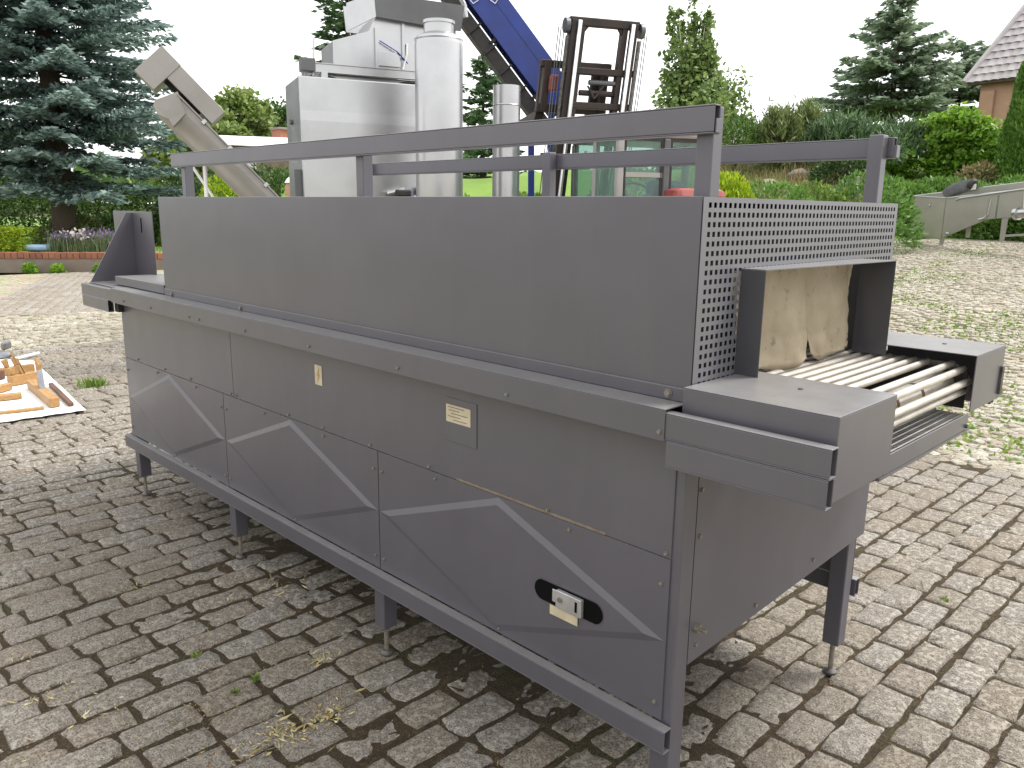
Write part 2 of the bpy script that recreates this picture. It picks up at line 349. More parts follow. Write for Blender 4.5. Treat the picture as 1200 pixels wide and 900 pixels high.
def stone(lx, ly, n=12, p=5.0, jit=.006, low=False):
    "one worn sett: local x = width, y = length, top near z = 0"
    if p > 6:
        hx, hy, c = lx/2, ly/2, .011
        o = [(hx, -hy+c), (hx, -hy*.33), (hx, hy*.33), (hx, hy-c), (hx-c, hy), (0, hy), (-hx+c, hy), (-hx, hy-c), (-hx, hy*.33), (-hx, -hy*.33), (-hx, -hy+c), (-hx+c, -hy), (0, -hy), (hx-c, -hy)]
        if low: o = [q for i, q in enumerate(o) if i not in (5, 12)]
        o = np.array(o); n = len(o); o = o + rng.normal(0, jit, (n, 2))
    else:
        ts = (np.arange(n)+.5)/n*2*math.pi; cx, sy = np.cos(ts), np.sin(ts); k = (np.abs(cx)**p + np.abs(sy)**p)**(-1/p)
        o = np.stack([cx*k*lx/2, sy*k*ly/2], 1) + rng.normal(0, jit, (n, 2))
    rings = [(0, -.06, 0), (0, -.009, .0015), (.0055, -.002, .0015), (.03, .001, .002)] if not low else [(0, -.05, 0), (.002, -.008, .002), (.010, .0, .003)]
    V = []
    for ins, z, j in rings:
        for a in o: V.append((a[0]*(1-2*ins/lx), a[1]*(1-2*ins/ly), z + rng.normal(0, j)))
    V.append((0, 0, .002)); m = len(rings); F = []
    for r in range(m-1):
        for i in range(n):
            a, b_, c_, d_ = r*n+i, r*n+(i+1) % n, (r+1)*n+(i+1) % n, (r+1)*n+i
            F += [(a, b_, c_), (a, c_, d_)]
    for i in range(n): F.append(((m-1)*n+i, (m-1)*n+(i+1) % n, m*n))
    return np.array(V), np.array(F)
def place(V, x, y, z, a, sx=1, sy=1, tx=0, ty=0):
    c, s = math.cos(a), math.sin(a); X, Y = V[:, 0]*sx, V[:, 1]*sy
    return np.stack([x + c*X - s*Y, y + s*X + c*Y, z + V[:, 2] + tx*X + ty*Y], 1)
def join_stuff(name, items, temps, mat, parent):
    Vs, Fs, o = [], [], 0
    for k, x, y, z, a, sx, sy, tx, ty in items:
        V, F = temps[k]; Vs.append(place(V, x, y, z, a, sx, sy, tx, ty)); Fs.append(F+o); o += len(V)
    ob = link(name, np_mesh(name, np.concatenate(Vs), np.concatenate(Fs), True), mat, parent); ob.data.set_sharp_from_angle(angle=R(50))
    return tag(ob, kind='stuff')
def hidden(x, y):
    "rough: is this ground spot behind the oven's body as seen from the camera"
    d = np.array([x, y, 0.]) - CAM; lo, hi = np.array([-3.7, 0, .36]), np.array([-.2, 1.15, 1.6])
    t0 = (lo-CAM)/d; t1 = (hi-CAM)/d; a = np.minimum(t0, t1).max(); b_ = np.maximum(t0, t1).min(); return a < b_ and b_ > 0 and a < 1
def size_in_view(x, y, area):
    u, v, z = pix((x, y, float(ground_z(x, y))))
    if z < .3 or u < -30 or u > 1230 or v > 930 or v < 0 or hidden(x, y): return 0
    return area/z**2*(1.6/z)
temps = [stone(.1235, .208, 14, 7, .0045) for _ in range(24)]
lows = [stone(.122, .208, 10, 7, .004, True) for _ in range(12)]
items = []
row = 0
for x in np.arange(-9.2, 2.2, .1315):
    row += 1; ph = (row % 2)*.11 + rng.uniform(-.03, .03); y = -2.3 - ph
    drift = rng.normal(0, .004)
    while y < 4.05:
        L = float(np.clip(rng.normal(.222, .018), .165, .27)); yc = y + L/2; y += L
        bend = -.05*math.sin((yc+1)*.45) - (.035*(yc-1.2) if x > -1 and yc > 1.2 else 0)*-1*.6   # rows drift a little
        xx = x + drift + bend + .008*fbm(x, yc, 1.5)
        u, v, z = pix((xx, yc, 0))
        if z < .12 or u < -700 or u > 1800 or v > 1900: continue
        near = math.exp(-((xx+1.3)/1.6)**2-((yc+.1)/1.3)**2); items.append((xx, yc, (L-.0105-.006*near)/.208, float(rng.normal(1, .035))*(1-.045*near), size_in_view(xx, yc, L*.13)))
items.sort(key=lambda t: -t[4])
smesh = []
for V, F in temps:
    me = np_mesh('sett', V, F, True); me.set_sharp_from_angle(angle=R(50)); me.materials.append(M['sett']); smesh.append(me)
far = []
for i, (x, y, sy, sx, s) in enumerate(items):
    a = rng.normal(0, .022) + (math.pi if rng.random() < .5 else 0); z = rng.normal(-.001, .0022); tx, ty = rng.normal(0, .009, 2)
    if i < 300 and s > 0:
        o = bpy.data.objects.new('sett', smesh[i % len(smesh)]); COL.objects.link(o); o.parent = yard
        o.location = (x, y, z); o.rotation_euler = (ty, -tx, a); o.scale = (sx, sy, 1)
    else: far.append((int(rng.integers(len(temps))), x, y, z, a, sx, sy, tx, ty))
join_stuff('sett_field', far, temps, M['sett'], yard)
# the rows that run the other way before the brick edging, far left
items = []
for r_ in np.arange(-4, 9, .16):
    for s_ in np.arange(12.2, 22, .30):
        d = np.array([-.92, .39]); q = np.array([.39, .92]); p = d*(s_+rng.normal(0, .01)+(.15 if int(r_/.16) % 2 else 0)) + q*r_
        u, v, z = pix((p[0], p[1], 0))
        if p[0] > -9.3 and False: continue
        if u < -200 or u > 330 or p[0] < -19.9 or p[0] > -12.2: continue
        items.append((int(rng.integers(12)), p[0], p[1], rng.normal(-.002, .002), math.atan2(d[1], d[0])-math.pi/2, 1.2, 1.38, 0, 0))
M['slab'] = sett_mat('pale_paver', (.31,.28,.245), (.25,.225,.19), (.36,.335,.30), .10)
join_stuff('paver_field', items, lows, M['slab'], yard)
# small cobbles: rough rows on the left, arcs on the right
ctemps = [stone(.113, .118, 9, 4.2, .006, True) for _ in range(24)]
items = []
for x in np.arange(-12.2, -9.25, .122):
    y = -3.
    while y < 4.6:
        L = rng.uniform(.11, .2); xx = x+rng.normal(0, .012); yc = y+L/2; y += L
        u, v, z = pix((xx, yc, 0))
        if u < -220 or u > 330: continue
        items.append((int(rng.integers(24)), xx, yc, rng.normal(-.003, .005), rng.normal(0, .12), 1.02, (L-.014)/.115, *rng.normal(0, .03, 2)))
join_stuff('cobble_rows', items, ctemps, M['cobble'], yard)
arcs = []
cw = 1.55
for k in range(0, 13):
    yc0 = 4.12 + cw*(k+.5)
    for s_ in np.arange(-15, 4.0, .118):
        Rr = 1.02; a = -.86 + rng.uniform(0, .05)
        while a < .86:
            w = rng.uniform(.10, .15); aa = a + w/Rr/2; a += w/Rr
            x = s_ - Rr*math.cos(aa) + rng.normal(0, .009); y = yc0 + Rr*math.sin(aa) + rng.normal(0, .006)
            if y < 4.10 or y > 20.3: continue
            z0 = float(ground_z(x, y)); u, v, z = pix((x, y, z0))
            if z < .5 or u < 900 or u > 1420: continue
            arcs.append((x, y, z0, -aa, w, size_in_view(x, y, .012)))
arcs.sort(key=lambda t: -t[5])
cmesh = []
for V, F in ctemps:
    me = np_mesh('cobble', V, F, True); me.set_sharp_from_angle(angle=R(50)); me.materials.append(M['cobble']); cmesh.append(me)
items = []
for i, (x, y, z0, a, w, s) in enumerate(arcs):
    z = z0 + rng.normal(-.004, .005); tx, ty = rng.normal(0, .035, 2); rot = a + rng.normal(0, .1); sy = (w-.012)/.115
    if i < 300 and s > 0:
        o = bpy.data.objects.new('cobble', cmesh[i % 24]); COL.objects.link(o); o.parent = yard
        o.location = (x, y, z); o.rotation_euler = (ty, -tx, rot); o.scale = (1, sy, 1)
    else: items.append((int(rng.integers(24)), x, y, z, rot, 1, sy, tx, ty))
join_stuff('cobble_field', items, ctemps, M['cobble'], yard)
# soil and moss in the joints round the oven, heaped beneath it as painted-in shade
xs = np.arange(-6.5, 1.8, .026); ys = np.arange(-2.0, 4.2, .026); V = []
spots = [(-1.85, -.42, .32), (-1.45, -.55, .25), (-2.3, -.1, .3), (-1.1, -.4, .3), (-.6, .2, .35), (-.75, -.12, .3), (-1.3, -.75, .22), (-.2, .35, .25)] + [(x_, y_, .36) for x_ in (-3.2, -2.7, -2.2, -1.7, -1.2, -.8) for y_ in (.32, .78)]  # last group heaps dark soil under the oven to paint its shade
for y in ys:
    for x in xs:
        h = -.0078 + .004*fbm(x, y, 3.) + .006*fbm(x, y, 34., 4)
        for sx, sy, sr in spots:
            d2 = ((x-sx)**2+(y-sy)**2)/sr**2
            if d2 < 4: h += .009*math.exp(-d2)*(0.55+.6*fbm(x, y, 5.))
        V.append((x, y, min(h, -.0062 + .0075*math.exp(-(((y-.6)/.52)**4)-(((x+1.9)/1.6)**6)) + .0035*fbm(x, y, 60., 3))))  # cover rises over the stones beneath the oven, standing in for shade
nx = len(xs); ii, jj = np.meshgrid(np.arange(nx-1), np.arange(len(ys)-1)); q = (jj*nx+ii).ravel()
soil = link('joint_soil_and_shade', np_mesh('joint_soil_and_shade', V, np.stack([q, q+1, q+nx+1, q+nx], 1), True), M['soil'], yard); tag(soil, kind='stuff')
def blades(name, pts, h, w, mat, parent=None, lean=.5):
    "thin upright blades, one triangle pair each"
    P = np.asarray(pts, float); k = len(P); a = rng.uniform(0, 2*math.pi, k); hh = h*rng.uniform(.5, 1.2, k); ww = w*rng.uniform(.6, 1.3, k)
    side = np.stack([np.cos(a), np.sin(a), np.zeros(k)], 1)*ww[:, None]; la = rng.uniform(0, 2*math.pi, k); ln = rng.uniform(0, lean, k)*hh
    tip = np.stack([np.cos(la)*ln, np.sin(la)*ln, hh], 1); mid = tip*.5 + np.array([0, 0, 1])*hh[:, None]*.08
    V = np.stack([P-side, P+side, P+mid+side*.7, P+tip, P+mid-side*.7], 1).reshape(-1, 3); b0 = np.arange(k)*5
    T = np.concatenate([np.stack([b0, b0+1, b0+2], 1), np.stack([b0, b0+2, b0+4], 1), np.stack([b0+4, b0+2, b0+3], 1)])
    return link(name, np_mesh(name, V, T), mat, parent)
def tuft(loc, r, n, h, label, mat='grass', cat='grass tuft', group=None):
    pts = [(loc[0]+rng.normal(0, r), loc[1]+rng.normal(0, r), loc[2]) for _ in range(n)]
    o = blades('grass_tuft', pts, h, .004+.02*h, M[mat], None, 1.0); o['label'] = label; o['category'] = cat
    if group: o['group'] = group
    return o
def gpt(u, v): r = ray(u, v); t = -CAM[2]/r[2]; p = CAM+t*r; return p
p = gpt(108, 452); tuft((p[0], p[1], -.01), .06, 170, .085, 'green grass tuft in the paving by the corner of the white sheet')
for (u, v), lb in (((230, 768), 'tiny weed in a joint in front of the oven, beside a long pale sett'), ((300, 795), 'small weed on brown moss near the straw scraps'), ((275, 812), 'small weed in the joint before the moss patch'), ((1107, 703), 'small weed in a joint beside the oven rear leg side')):
    p = gpt(u, v); tuft((p[0], p[1], -.008), .007, 40, .022, lb, 'grass', 'weed')
pts = []                                                        # dry litter and straw lying on the stones
for _ in range(7000):
    x, y = rng.uniform(-4.5, 1.2), rng.uniform(-1.6, 2.6); d = math.hypot(x+1.6, y+.5)
    if rng.random() < .12 + .9*math.exp(-(d/.75)**2): pts.append((x, y, .006))
for c_, k in (((-1.56, -.62), 90), ((-1.28, -.66), 60), ((-1.9, -.1), 40), ((-2.9, -.2), 25), ((-1.62, -.33), 40)):
    pts += [(c_[0]+rng.normal(0, .055), c_[1]+rng.normal(0, .055), .007) for _ in range(k)]
P = np.array(pts); k = len(P); a = rng.uniform(0, 6.28, k); l = rng.gamma(1.6, .0032, k)+.002; w = rng.uniform(.0008, .0026, k)
d = np.stack([np.cos(a)*l, np.sin(a)*l, rng.uniform(-.002, .004, k)], 1); s = np.stack([-np.sin(a)*w, np.cos(a)*w, rng.uniform(-.001, .002, k)], 1)
V = np.stack([P-d, P+s, P+d, P-s], 1).reshape(-1, 3); b0 = np.arange(k)*4
lit = link('dry_litter', np_mesh('dry_litter', V, np.stack([b0, b0+1, b0+2, b0+3], 1)), M['litter'], yard); tag(lit, kind='stuff')
P = []
for u, v, k, sd in ((352, 852, 130, .045), (330, 862, 70, .03), (388, 838, 60, .02), (376, 772, 50, .022), (60, 815, 25, .03), (335, 690, 40, .04), (160, 688, 12, .02), (28, 772, 14, .02), (300, 690, 20, .05), (120, 830, 24, .03)):
    c_ = gpt(u, v); P += [(c_[0]+rng.normal(0, sd), c_[1]+rng.normal(0, sd*1.6), .004+rng.random()*.006) for _ in range(k)]
P = np.array(P); k = len(P); a = rng.uniform(0, 6.28, k); l = rng.gamma(2, .0035, k)+.003; w = rng.uniform(.001, .0035, k)
d = np.stack([np.cos(a)*l, np.sin(a)*l, rng.uniform(-.003, .005, k)], 1); s = np.stack([-np.sin(a)*w, np.cos(a)*w, rng.uniform(-.002, .003, k)], 1)
V = np.stack([P-d, P+s, P+d, P-s], 1).reshape(-1, 3); b0 = np.arange(k)*4
lit = link('straw_scraps', np_mesh('straw_scraps', V, np.stack([b0, b0+1, b0+2, b0+3], 1)), M['straw'], yard); tag(lit, kind='stuff')
# green moss tufts between the far cobbles
pts = []
while len(pts) < 5000:
    x, y = rng.uniform(-11, 2.5), rng.uniform(4.4, 19.5); u, v, z = pix((x, y, float(ground_z(x, y))))
    if z > 0 and 940 < u < 1330 and fbm(x, y, .7) > .12: pts.append((x, y, float(ground_z(x, y))-.012))
o = blades('joint_grass', pts, .03, .02, M['grass'], yard, 1.6); tag(o, kind='stuff')

# ------------------------------------------------------------------ the conveyor oven
XL, XR, YF, YB, ZH = -3.2, -.212, .031, 1.15, 1.632
oven = empty('conveyor_oven', (-1.9, .58, 0), 'long grey sheet metal conveyor oven standing on legs on the paving', 'oven')
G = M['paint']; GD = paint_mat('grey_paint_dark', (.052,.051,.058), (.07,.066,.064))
def part(name, mat=None, parent=None, bevel=.0025, smooth=False):
    def f(mb): return mb.build(name, mat or G, parent or oven, bevel, smooth)
    return f
# carcass behind the panels, dark under the belly
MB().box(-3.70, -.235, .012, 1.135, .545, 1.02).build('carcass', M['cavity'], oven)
# front panels. upper row
def sheet(name, x0, x1, z0, z1, y=0., t=.008): return MB().box(x0, x1, y, y+t, z0, z1).build(name, G, oven, .002)
sheet('upper_panel', -3.733, -2.4695, .7878, 1.096); sheet('upper_panel', -2.4665, -.222, .7878, 1.096)
def diamond_panel(x0, x1, z0, z1):
    "pressed panel: an inner diamond stands 7 mm proud, joined by sloping bands"
    cx, cz = (x0+x1)/2, (z0+z1)/2; b = .034; e = .0045; y0, y1 = 0., -.0062
    def ringp(inset, y): 
        hx, hz = (x1-x0)/2-e-inset, (z1-z0)/2-e-inset*(z1-z0)/(x1-x0)
        return [(cx-hx, y, cz), (cx, y, cz+hz), (cx+hx, y, cz), (cx, y, cz-hz)]
    C4 = [(x0, y0, z0), (x0, y0, z1), (x1, y0, z1), (x1, y0, z0)]
    D0, D1 = ringp(0, y0), ringp(.058, y1)
    mb = MB(); V = C4 + D0 + D1; F = []
    mids = [(x0, y0, cz), (cx, y0, z1), (x1, y0, cz), (cx, y0, z0)]; V += mids
    # corners: C0 bottom-left, C1 top-left, C2 top-right, C3 bottom-right ; D left, top, right, bottom ; mids 12..15
    F += [(0, 15, 7, 4, 12), (1, 12, 4, 5, 13), (2, 13, 5, 6, 14), (3, 14, 6, 7, 15)]
    F += [(4, 7, 11, 8), (5, 4, 8, 9), (6, 5, 9, 10), (7, 6, 10, 11), (8, 11, 10, 9)]
    V2 = [(p[0], .006, p[2]) for p in (C4[0], mids[0], C4[1], mids[1], C4[2], mids[2], C4[3], mids[3])]; n0 = len(V); V += V2
    loop = [0, 12, 1, 13, 2, 14, 3, 15]
    F += [(loop[i], loop[(i+1) % 8], n0+(i+1) % 8, n0+i) for i in range(8)] 
    mb.add(V, F)
    return mb.build('pressed_panel', G, oven)
pans = [(-3.733, -2.5735), (-2.5690, -1.4115), (-1.4070, -.222)]
for a, b in pans: diamond_panel(a, b, .356, .7862)
MB().box(-1.0, -.42, -.0012, -.0004, .7885, .7965).build('worn_edge', surf('worn_primer', (.19,.155,.12), (.12,.09,.065), .8, 0, 30), oven)
# corner posts and the legs with their screw feet
def leg(x, y, ztop, zbot=.115, w=.058):
    o = MB().box(x-w/2, x+w/2, y-w/2, y+w/2, zbot, ztop).build('leg', G, oven, .004)
    MB().cyl((x, y, .012), (x, y, zbot+.01), .0085, n=10).build('screw_foot', M['bolt'], o, smooth=True)
    MB().lathe([(0, .0), (.024, .0), (.024, .008), (.014, .018), (.0, .018)], (x, y, .0), 14).build('foot_pad', M['chain'], o, smooth=True)
    return o
for x in (-3.70, -2.565, -1.43): leg(x, .034, .352)
leg(-.226, .034, 1.03, .07)
for x in (-3.70, -2.565, -1.43): leg(x, 1.118, .352)
leg(-.248, 1.105, 1.03, .12)
MB().hollow(-3.76, -.19, -.031, -.001, .289, .352).build('lower_rail', G, oven, .002)
MB().hollow(-3.76, -.21, 1.152, 1.182, .289, .352).build('lower_rail', G, oven, .002)
MB().box(-3.70, -.70, .02, 1.13, .37, .378).build('shade_plate', M['cavity'], oven)  # unseen dark plate added to cut the light under the oven
MB().box(-3.733, -.222, 1.142, 1.148, .356, 1.096).build('back_panel', G, oven, .002)
# end panels
MB().add([(-.1985,.066,.492),(-.1985,1.14,.534),(-.1985,1.14,1.032),(-.1985,.066,1.032),(-.203,.066,.492),(-.203,1.14,.534),(-.203,1.14,1.032),(-.203,.066,1.032)],
         [(0,1,2,3),(7,6,5,4),(0,4,5,1),(1,5,6,2),(2,6,7,3),(3,7,4,0)]).build('end_panel', G, oven)
MB().box(-3.735, -3.728, .01, 1.14, .36, 1.03).build('end_panel', G, oven, .002)
# long beams of two stacked tubes, and the angle strip bolted over them
for y0, y1 in ((-.060, -.030), (1.196, 1.226)):
    xe_ = .160 if y0 < 0 else .112
    MB().hollow(-4.15, xe_, y0, y1, 1.0985, 1.1595).build('beam_tube', G, oven, .0025)
    MB().hollow(-4.15, -3.745, y0, y1, 1.034, 1.0975).build('beam_tube', G, oven, .0025)
    MB().hollow(-.214, xe_-.002, y0, y1, 1.034, 1.0975).build('beam_tube', G, oven, .0025)
MB().box(-3.745, -3.69, -.027, .0, 1.036, 1.095).build('beam_bracket', M['cavity'], oven)
MB().prism([(-.214,-.030,1.0335),(.150,-.030,1.0335),(.150,-.030,1.028),(.02,-.030,1.024),(-.10,-.030,1.027),(-.214,-.030,1.031)], (0,.004,0)).build('torn_gasket', M['bare'], oven)
MB().box(-3.68, -.218, -.0635, -.0605, 1.094, 1.165).box(-3.68, -.218, -.0635, .022, 1.165, 1.168).build('angle_strip', G, oven, .001)
MB().box(-3.19, -.222, .0225, .030, 1.168, 1.200).build('hood_hem', G, oven, .0015)
# hood: folded sheets with a hollow dark inside
hood = MB().box(XL, XR-.004, YF, YF+.004, 1.170, ZH).build('hood_side', G, oven, .0015)
MB().box(XL, XR-.004, YB-.004, YB, 1.165, ZH).build('hood_side', G, oven, .0015)
MB().box(XL, XR-.004, YF+.004, YB-.004, ZH-.012, ZH-.008).build('hood_roof', G, oven)
MB().box(XL, XL+.004, YF+.004, YB-.004, 1.46, ZH-.012).build('hood_end', G, oven)
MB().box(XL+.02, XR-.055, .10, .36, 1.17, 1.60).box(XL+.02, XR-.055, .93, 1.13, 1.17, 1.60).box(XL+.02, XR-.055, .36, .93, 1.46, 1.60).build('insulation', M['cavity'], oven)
# perforated end sheet, each hole cut through
def perforated():
    pitch, hole = .0213, .0116; y0, y1, z0, z1 = YF, YB, 1.17, ZH-.001
    ny = int((y1-y0-.012)/pitch); nz = int((z1-z0-.008)/pitch)
    oy = (y1-y0-ny*pitch)/2; oz = (z1-z0-nz*pitch)/2
    Y = [y0]; Z = [z0]
    for i in range(ny): Y += [y0+oy+i*pitch+(pitch-hole)/2, y0+oy+i*pitch+(pitch+hole)/2]
    for i in range(nz): Z += [z0+oz+i*pitch+(pitch-hole)/2, z0+oz+i*pitch+(pitch+hole)/2]
    Y.append(y1); Z.append(z1); n = len(Y); V = [(XR, y, z) for z in Z for y in Y]; nv = len(V); V += [(XR-.0012, y, z) for z in Z for y in Y]; F = []
    def solid(i, j):
        if i < 0 or j < 0 or i >= n-1 or j >= len(Z)-1: return False
        if i % 2 == 1 and j % 2 == 1: return False
        yc, zc = (Y[i]+Y[i+1])/2, (Z[j]+Z[j+1])/2
        return not (.232 < yc < .93 and zc < 1.455)
    for j in range(len(Z)-1):
        for i in range(n-1):
            if not solid(i, j): continue
            a, b, c, d = j*n+i, j*n+i+1, (j+1)*n+i+1, (j+1)*n+i
            F += [(a, b, c, d), (nv+d, nv+c, nv+b, nv+a)]
            for (p, q, di, dj) in ((a, b, 0, -1), (b, c, 1, 0), (c, d, 0, 1), (d, a, -1, 0)):
                if not solid(i+di, j+dj): F.append((p, p+nv, q+nv, q))
    return np_mesh('perforated_sheet', V, F)
link('perforated_sheet', perforated(), M['paint_perf'], oven)
# tunnel mouth: a folded collar round the opening
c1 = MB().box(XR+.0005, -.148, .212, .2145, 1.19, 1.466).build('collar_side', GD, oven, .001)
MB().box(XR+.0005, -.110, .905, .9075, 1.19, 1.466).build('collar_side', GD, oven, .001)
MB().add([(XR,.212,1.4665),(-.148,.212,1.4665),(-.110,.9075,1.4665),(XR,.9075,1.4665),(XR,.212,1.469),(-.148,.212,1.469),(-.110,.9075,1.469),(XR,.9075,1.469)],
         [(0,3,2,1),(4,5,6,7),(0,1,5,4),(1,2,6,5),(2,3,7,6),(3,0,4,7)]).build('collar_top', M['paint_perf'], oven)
# curtain flaps
def flap(y0, y1, seed, zb=1.198, lean=.0, narrow=0.):
    rr = np.random.default_rng(seed); ny, nz = 36, 30; V = []; ph = rr.uniform(0, 6, 3)
    for j in range(nz):
        t = j/(nz-1); z = 1.46 - t*(1.46-zb)
        for i in range(ny):
            s = i/(ny-1); ya = y0 + narrow*t*t; yb = y1 - narrow*t*t; y = ya+(yb-ya)*s
            x = -.235 + lean*t + .014*t*math.sin(s*4.2+ph[0]) + .006*t*math.sin(s*11+ph[1]) + .018*t*t*(abs(s-.5)*2)**3 + .010*fbm(y*3, z*3+seed, 3.) + .004*fbm(y*9, z*9+seed, 3.)
            V.append((x, y, z + (.012*math.sin(s*5+ph[2]) if j == nz-1 else 0) + (.02*(abs(s-.5)*2)**6*(t > .97))))
    F = [(j*ny+i, j*ny+i+1, (j+1)*ny+i+1, (j+1)*ny+i) for j in range(nz-1) for i in range(ny-1)]
    o = link('curtain_flap', np_mesh('curtain_flap', V, F, True), M['curtain'], oven)
    m = o.modifiers.new('thick', 'SOLIDIFY'); m.thickness = .0025
flap(.222, .603, 1, 1.196, .010, .026); flap(.606, .86, 5, 1.20, .02, .026); flap(.845, .902, 9, 1.21, -.01, .0)
# outfeed and infeed covers
def cover(x0, x1, y0, y1, z0, z1, name='chain_cover', inner=None):
    t = .003; mb = MB()
    mb.box(x0, x1, y0, y1, z1-t, z1)
    if inner != 'y0': mb.box(x0, x1, y0, y0+t, z0, z1-t)
    if inner != 'y1': mb.box(x0, x1, y1-t, y1, z0, z1-t)
    mb.box(x1-t, x1, y0+t, y1-t, z0, z1-t)
    return mb.build(name, G, oven, .0012)
cn = cover(-.208, .148, -.012, .288, 1.034, 1.213, inner='y1')
cf = cover(-.208, .130, .912, 1.190, 1.060, 1.222, inner='y0')
MB().cyl((-.02,.17,1.212), (-.02,.17,1.2155), .006, n=8).build('screw', M['chain'], cn); MB().cyl((.0,1.06,1.221), (.0,1.06,1.2245), .006, n=8).build('screw', M['chain'], cf)
MB().box(.131, .137, 1.165, 1.185, 1.075, 1.16).build('hinge_plate', M['chain'], cf)
MB().box(-3.86, -3.204, .0265, .36, 1.17, 1.2135).build('chain_cover', G, oven, .0015)
MB().box(-3.86, -3.205, .93, 1.19, 1.06, 1.2135).build('chain_cover', G, oven, .0015)
# inner side rails that carry the chain
MB().box(-3.9, .10, .262, .270, 1.06, 1.165).build('chain_rail', M['cavity'], oven)
MB().box(-3.9, .10, .955, .963, 1.06, 1.165).build('chain_rail', M['cavity'], oven)
# roller rods on the chain: flat run, then round the end sprocket
rods = [(-.013-k*.0357, 1.178) for k in range(108)] + [(.052, 1.181), (.084, 1.170), (.101, 1.137), (.092, 1.108)]
rods = [r for r in rods if not (-3.2 < r[0] < -.62)]
rodm = None
for x, z in rods:
    if rodm is None:
        r0 = MB().cyl((0, .255, 0), (0, .972, 0), .0100, n=14).build('roller_rod', M['rod'], oven, smooth=True); rodm = r0.data; r0.location = (x, 0, z)
    else:
        o = bpy.data.objects.new('roller_rod', rodm); COL.objects.link(o); adopt(o, oven); o.location = (x, 0, z)
for y in (.262, .968):                                          # chain links round the end
    mb = MB(); pth = [(x, 1.178) for x in np.arange(-.6, .05, .018)] + [(.052+.049*math.sin(t), 1.13+.049*math.cos(t)) for t in np.linspace(.1, 3.0, 10)] + [(x, 1.081) for x in np.arange(.04, -.4, -.018)]
    for a, b in zip(pth[:-1], pth[1:]):
        c = ((a[0]+b[0])/2, y, (a[1]+b[1])/2); d = np.array([b[0]-a[0], 0, b[1]-a[1]])*.52; nrm = np.array([-d[2], 0, d[0]]); nrm = nrm/np.linalg.norm(nrm)*.0075
        mb.obox(c, d, nrm, (0, .004, 0))
    mb.build('drive_chain', M['chain'], oven)
    MB().cyl((.052, y-.006, 1.13), (.052, y+.006, 1.13), .042, n=18).build('sprocket', M['chain'], oven, smooth=True)
sh = MB().cyl((.040, .255, 1.128), (.040, .972, 1.128), .030, n=20).build('drive_shaft', M['rod'], oven, smooth=True)
for y in (.50, .525, .70): MB().cyl((.040, y, 1.128), (.040, y+.014, 1.128), .0315, n=20).build('shaft_collar', M['wood_dark'], sh, smooth=True)
# wire mesh tray under the rods
mb = MB()
for y in np.arange(.30, .96, .016): mb.cyl((-.62, y, 1.062), (.122, y, 1.040), .0021, n=5, caps=False)
for x in np.arange(-.62, .12, .018):
    z = 1.062 - (x+.62)/.742*.022; mb.cyl((x, .29, z+.002), (x, .965, z+.002), .0021, n=5, caps=False)
mb.build('wire_tray', M['wire'], oven)
MB().box(-.60, .128, .292, .94, 1.004, 1.010).build('drip_tray', G, oven)
MB().box(.124, .1275, .286, .915, 1.012, 1.058).box(.10, .124, .286, .915, 1.012, 1.0145).build('tray_lip', G, oven, .001)
for y in (.30, .90): MB().cyl((.1275, y, 1.024), (.1335, y, 1.024), .006, n=6).build('bolt', M['chain'], oven)
# infeed guide plate with its gusset
gp = MB().box(-4.386, -3.80, .226, .230, 1.165, 1.557).build('guide_plate', G, oven, .001)
MB().prism([(-4.085,.2255,1.168),(-4.085,-.03,1.168),(-4.085,.19,1.548),(-4.085,.2255,1.548)], (.005,0,0)).build('gusset', G, gp)
MB().box(-3.96, -3.955, .2225, .2255, 1.44, 1.52).build('slot', M['black'], gp)
MB().box(-4.14, -3.72, -.02, 1.19, 1.10, 1.165).build('infeed_bed', G, oven, .002)
hd = MB().path([(-3.72, .33, 1.213), (-3.72, .33, 1.262), (-3.67, .36, 1.275), (-3.55, .42, 1.275)], .012, 10).build('handle', M['rubber'], oven, smooth=True)
MB().cyl((-3.56, .415, 1.275), (-3.45, .47, 1.275), .014, n=10).build('handle_end', M['white'], hd, smooth=True)
# guard rails above the hood
def hbar(y0, y1): return MB().hollow(-3.02, -.2, y0, y1, 1.762, 1.823, .004).build('guard_rail', G, oven, .002)
hbar(.031, .058)
MB().hollow(-2.93, -.2, 1.03, 1.057, 1.762, 1.823, .004).build('guard_rail', G, oven, .002)
for x in (-.238, -1.56, -2.96): MB().box(x-.021, x+.021, .059, .099, ZH-.008, 1.823 if x > -1 else 1.80).build('post', G, oven, .003)
for x in (-.238, -1.575, -2.90): MB().box(x-.021, x+.021, .988, 1.0295, ZH-.008, 1.829).build('post', G, oven, .003)
MB().box(-.2, -.196, .036, .056, 1.764, 1.794).build('end_cap', G, oven, .001); MB().box(-.2, -.19, 1.031, 1.056, 1.764, 1.80).build('end_cap', G, oven, .001)
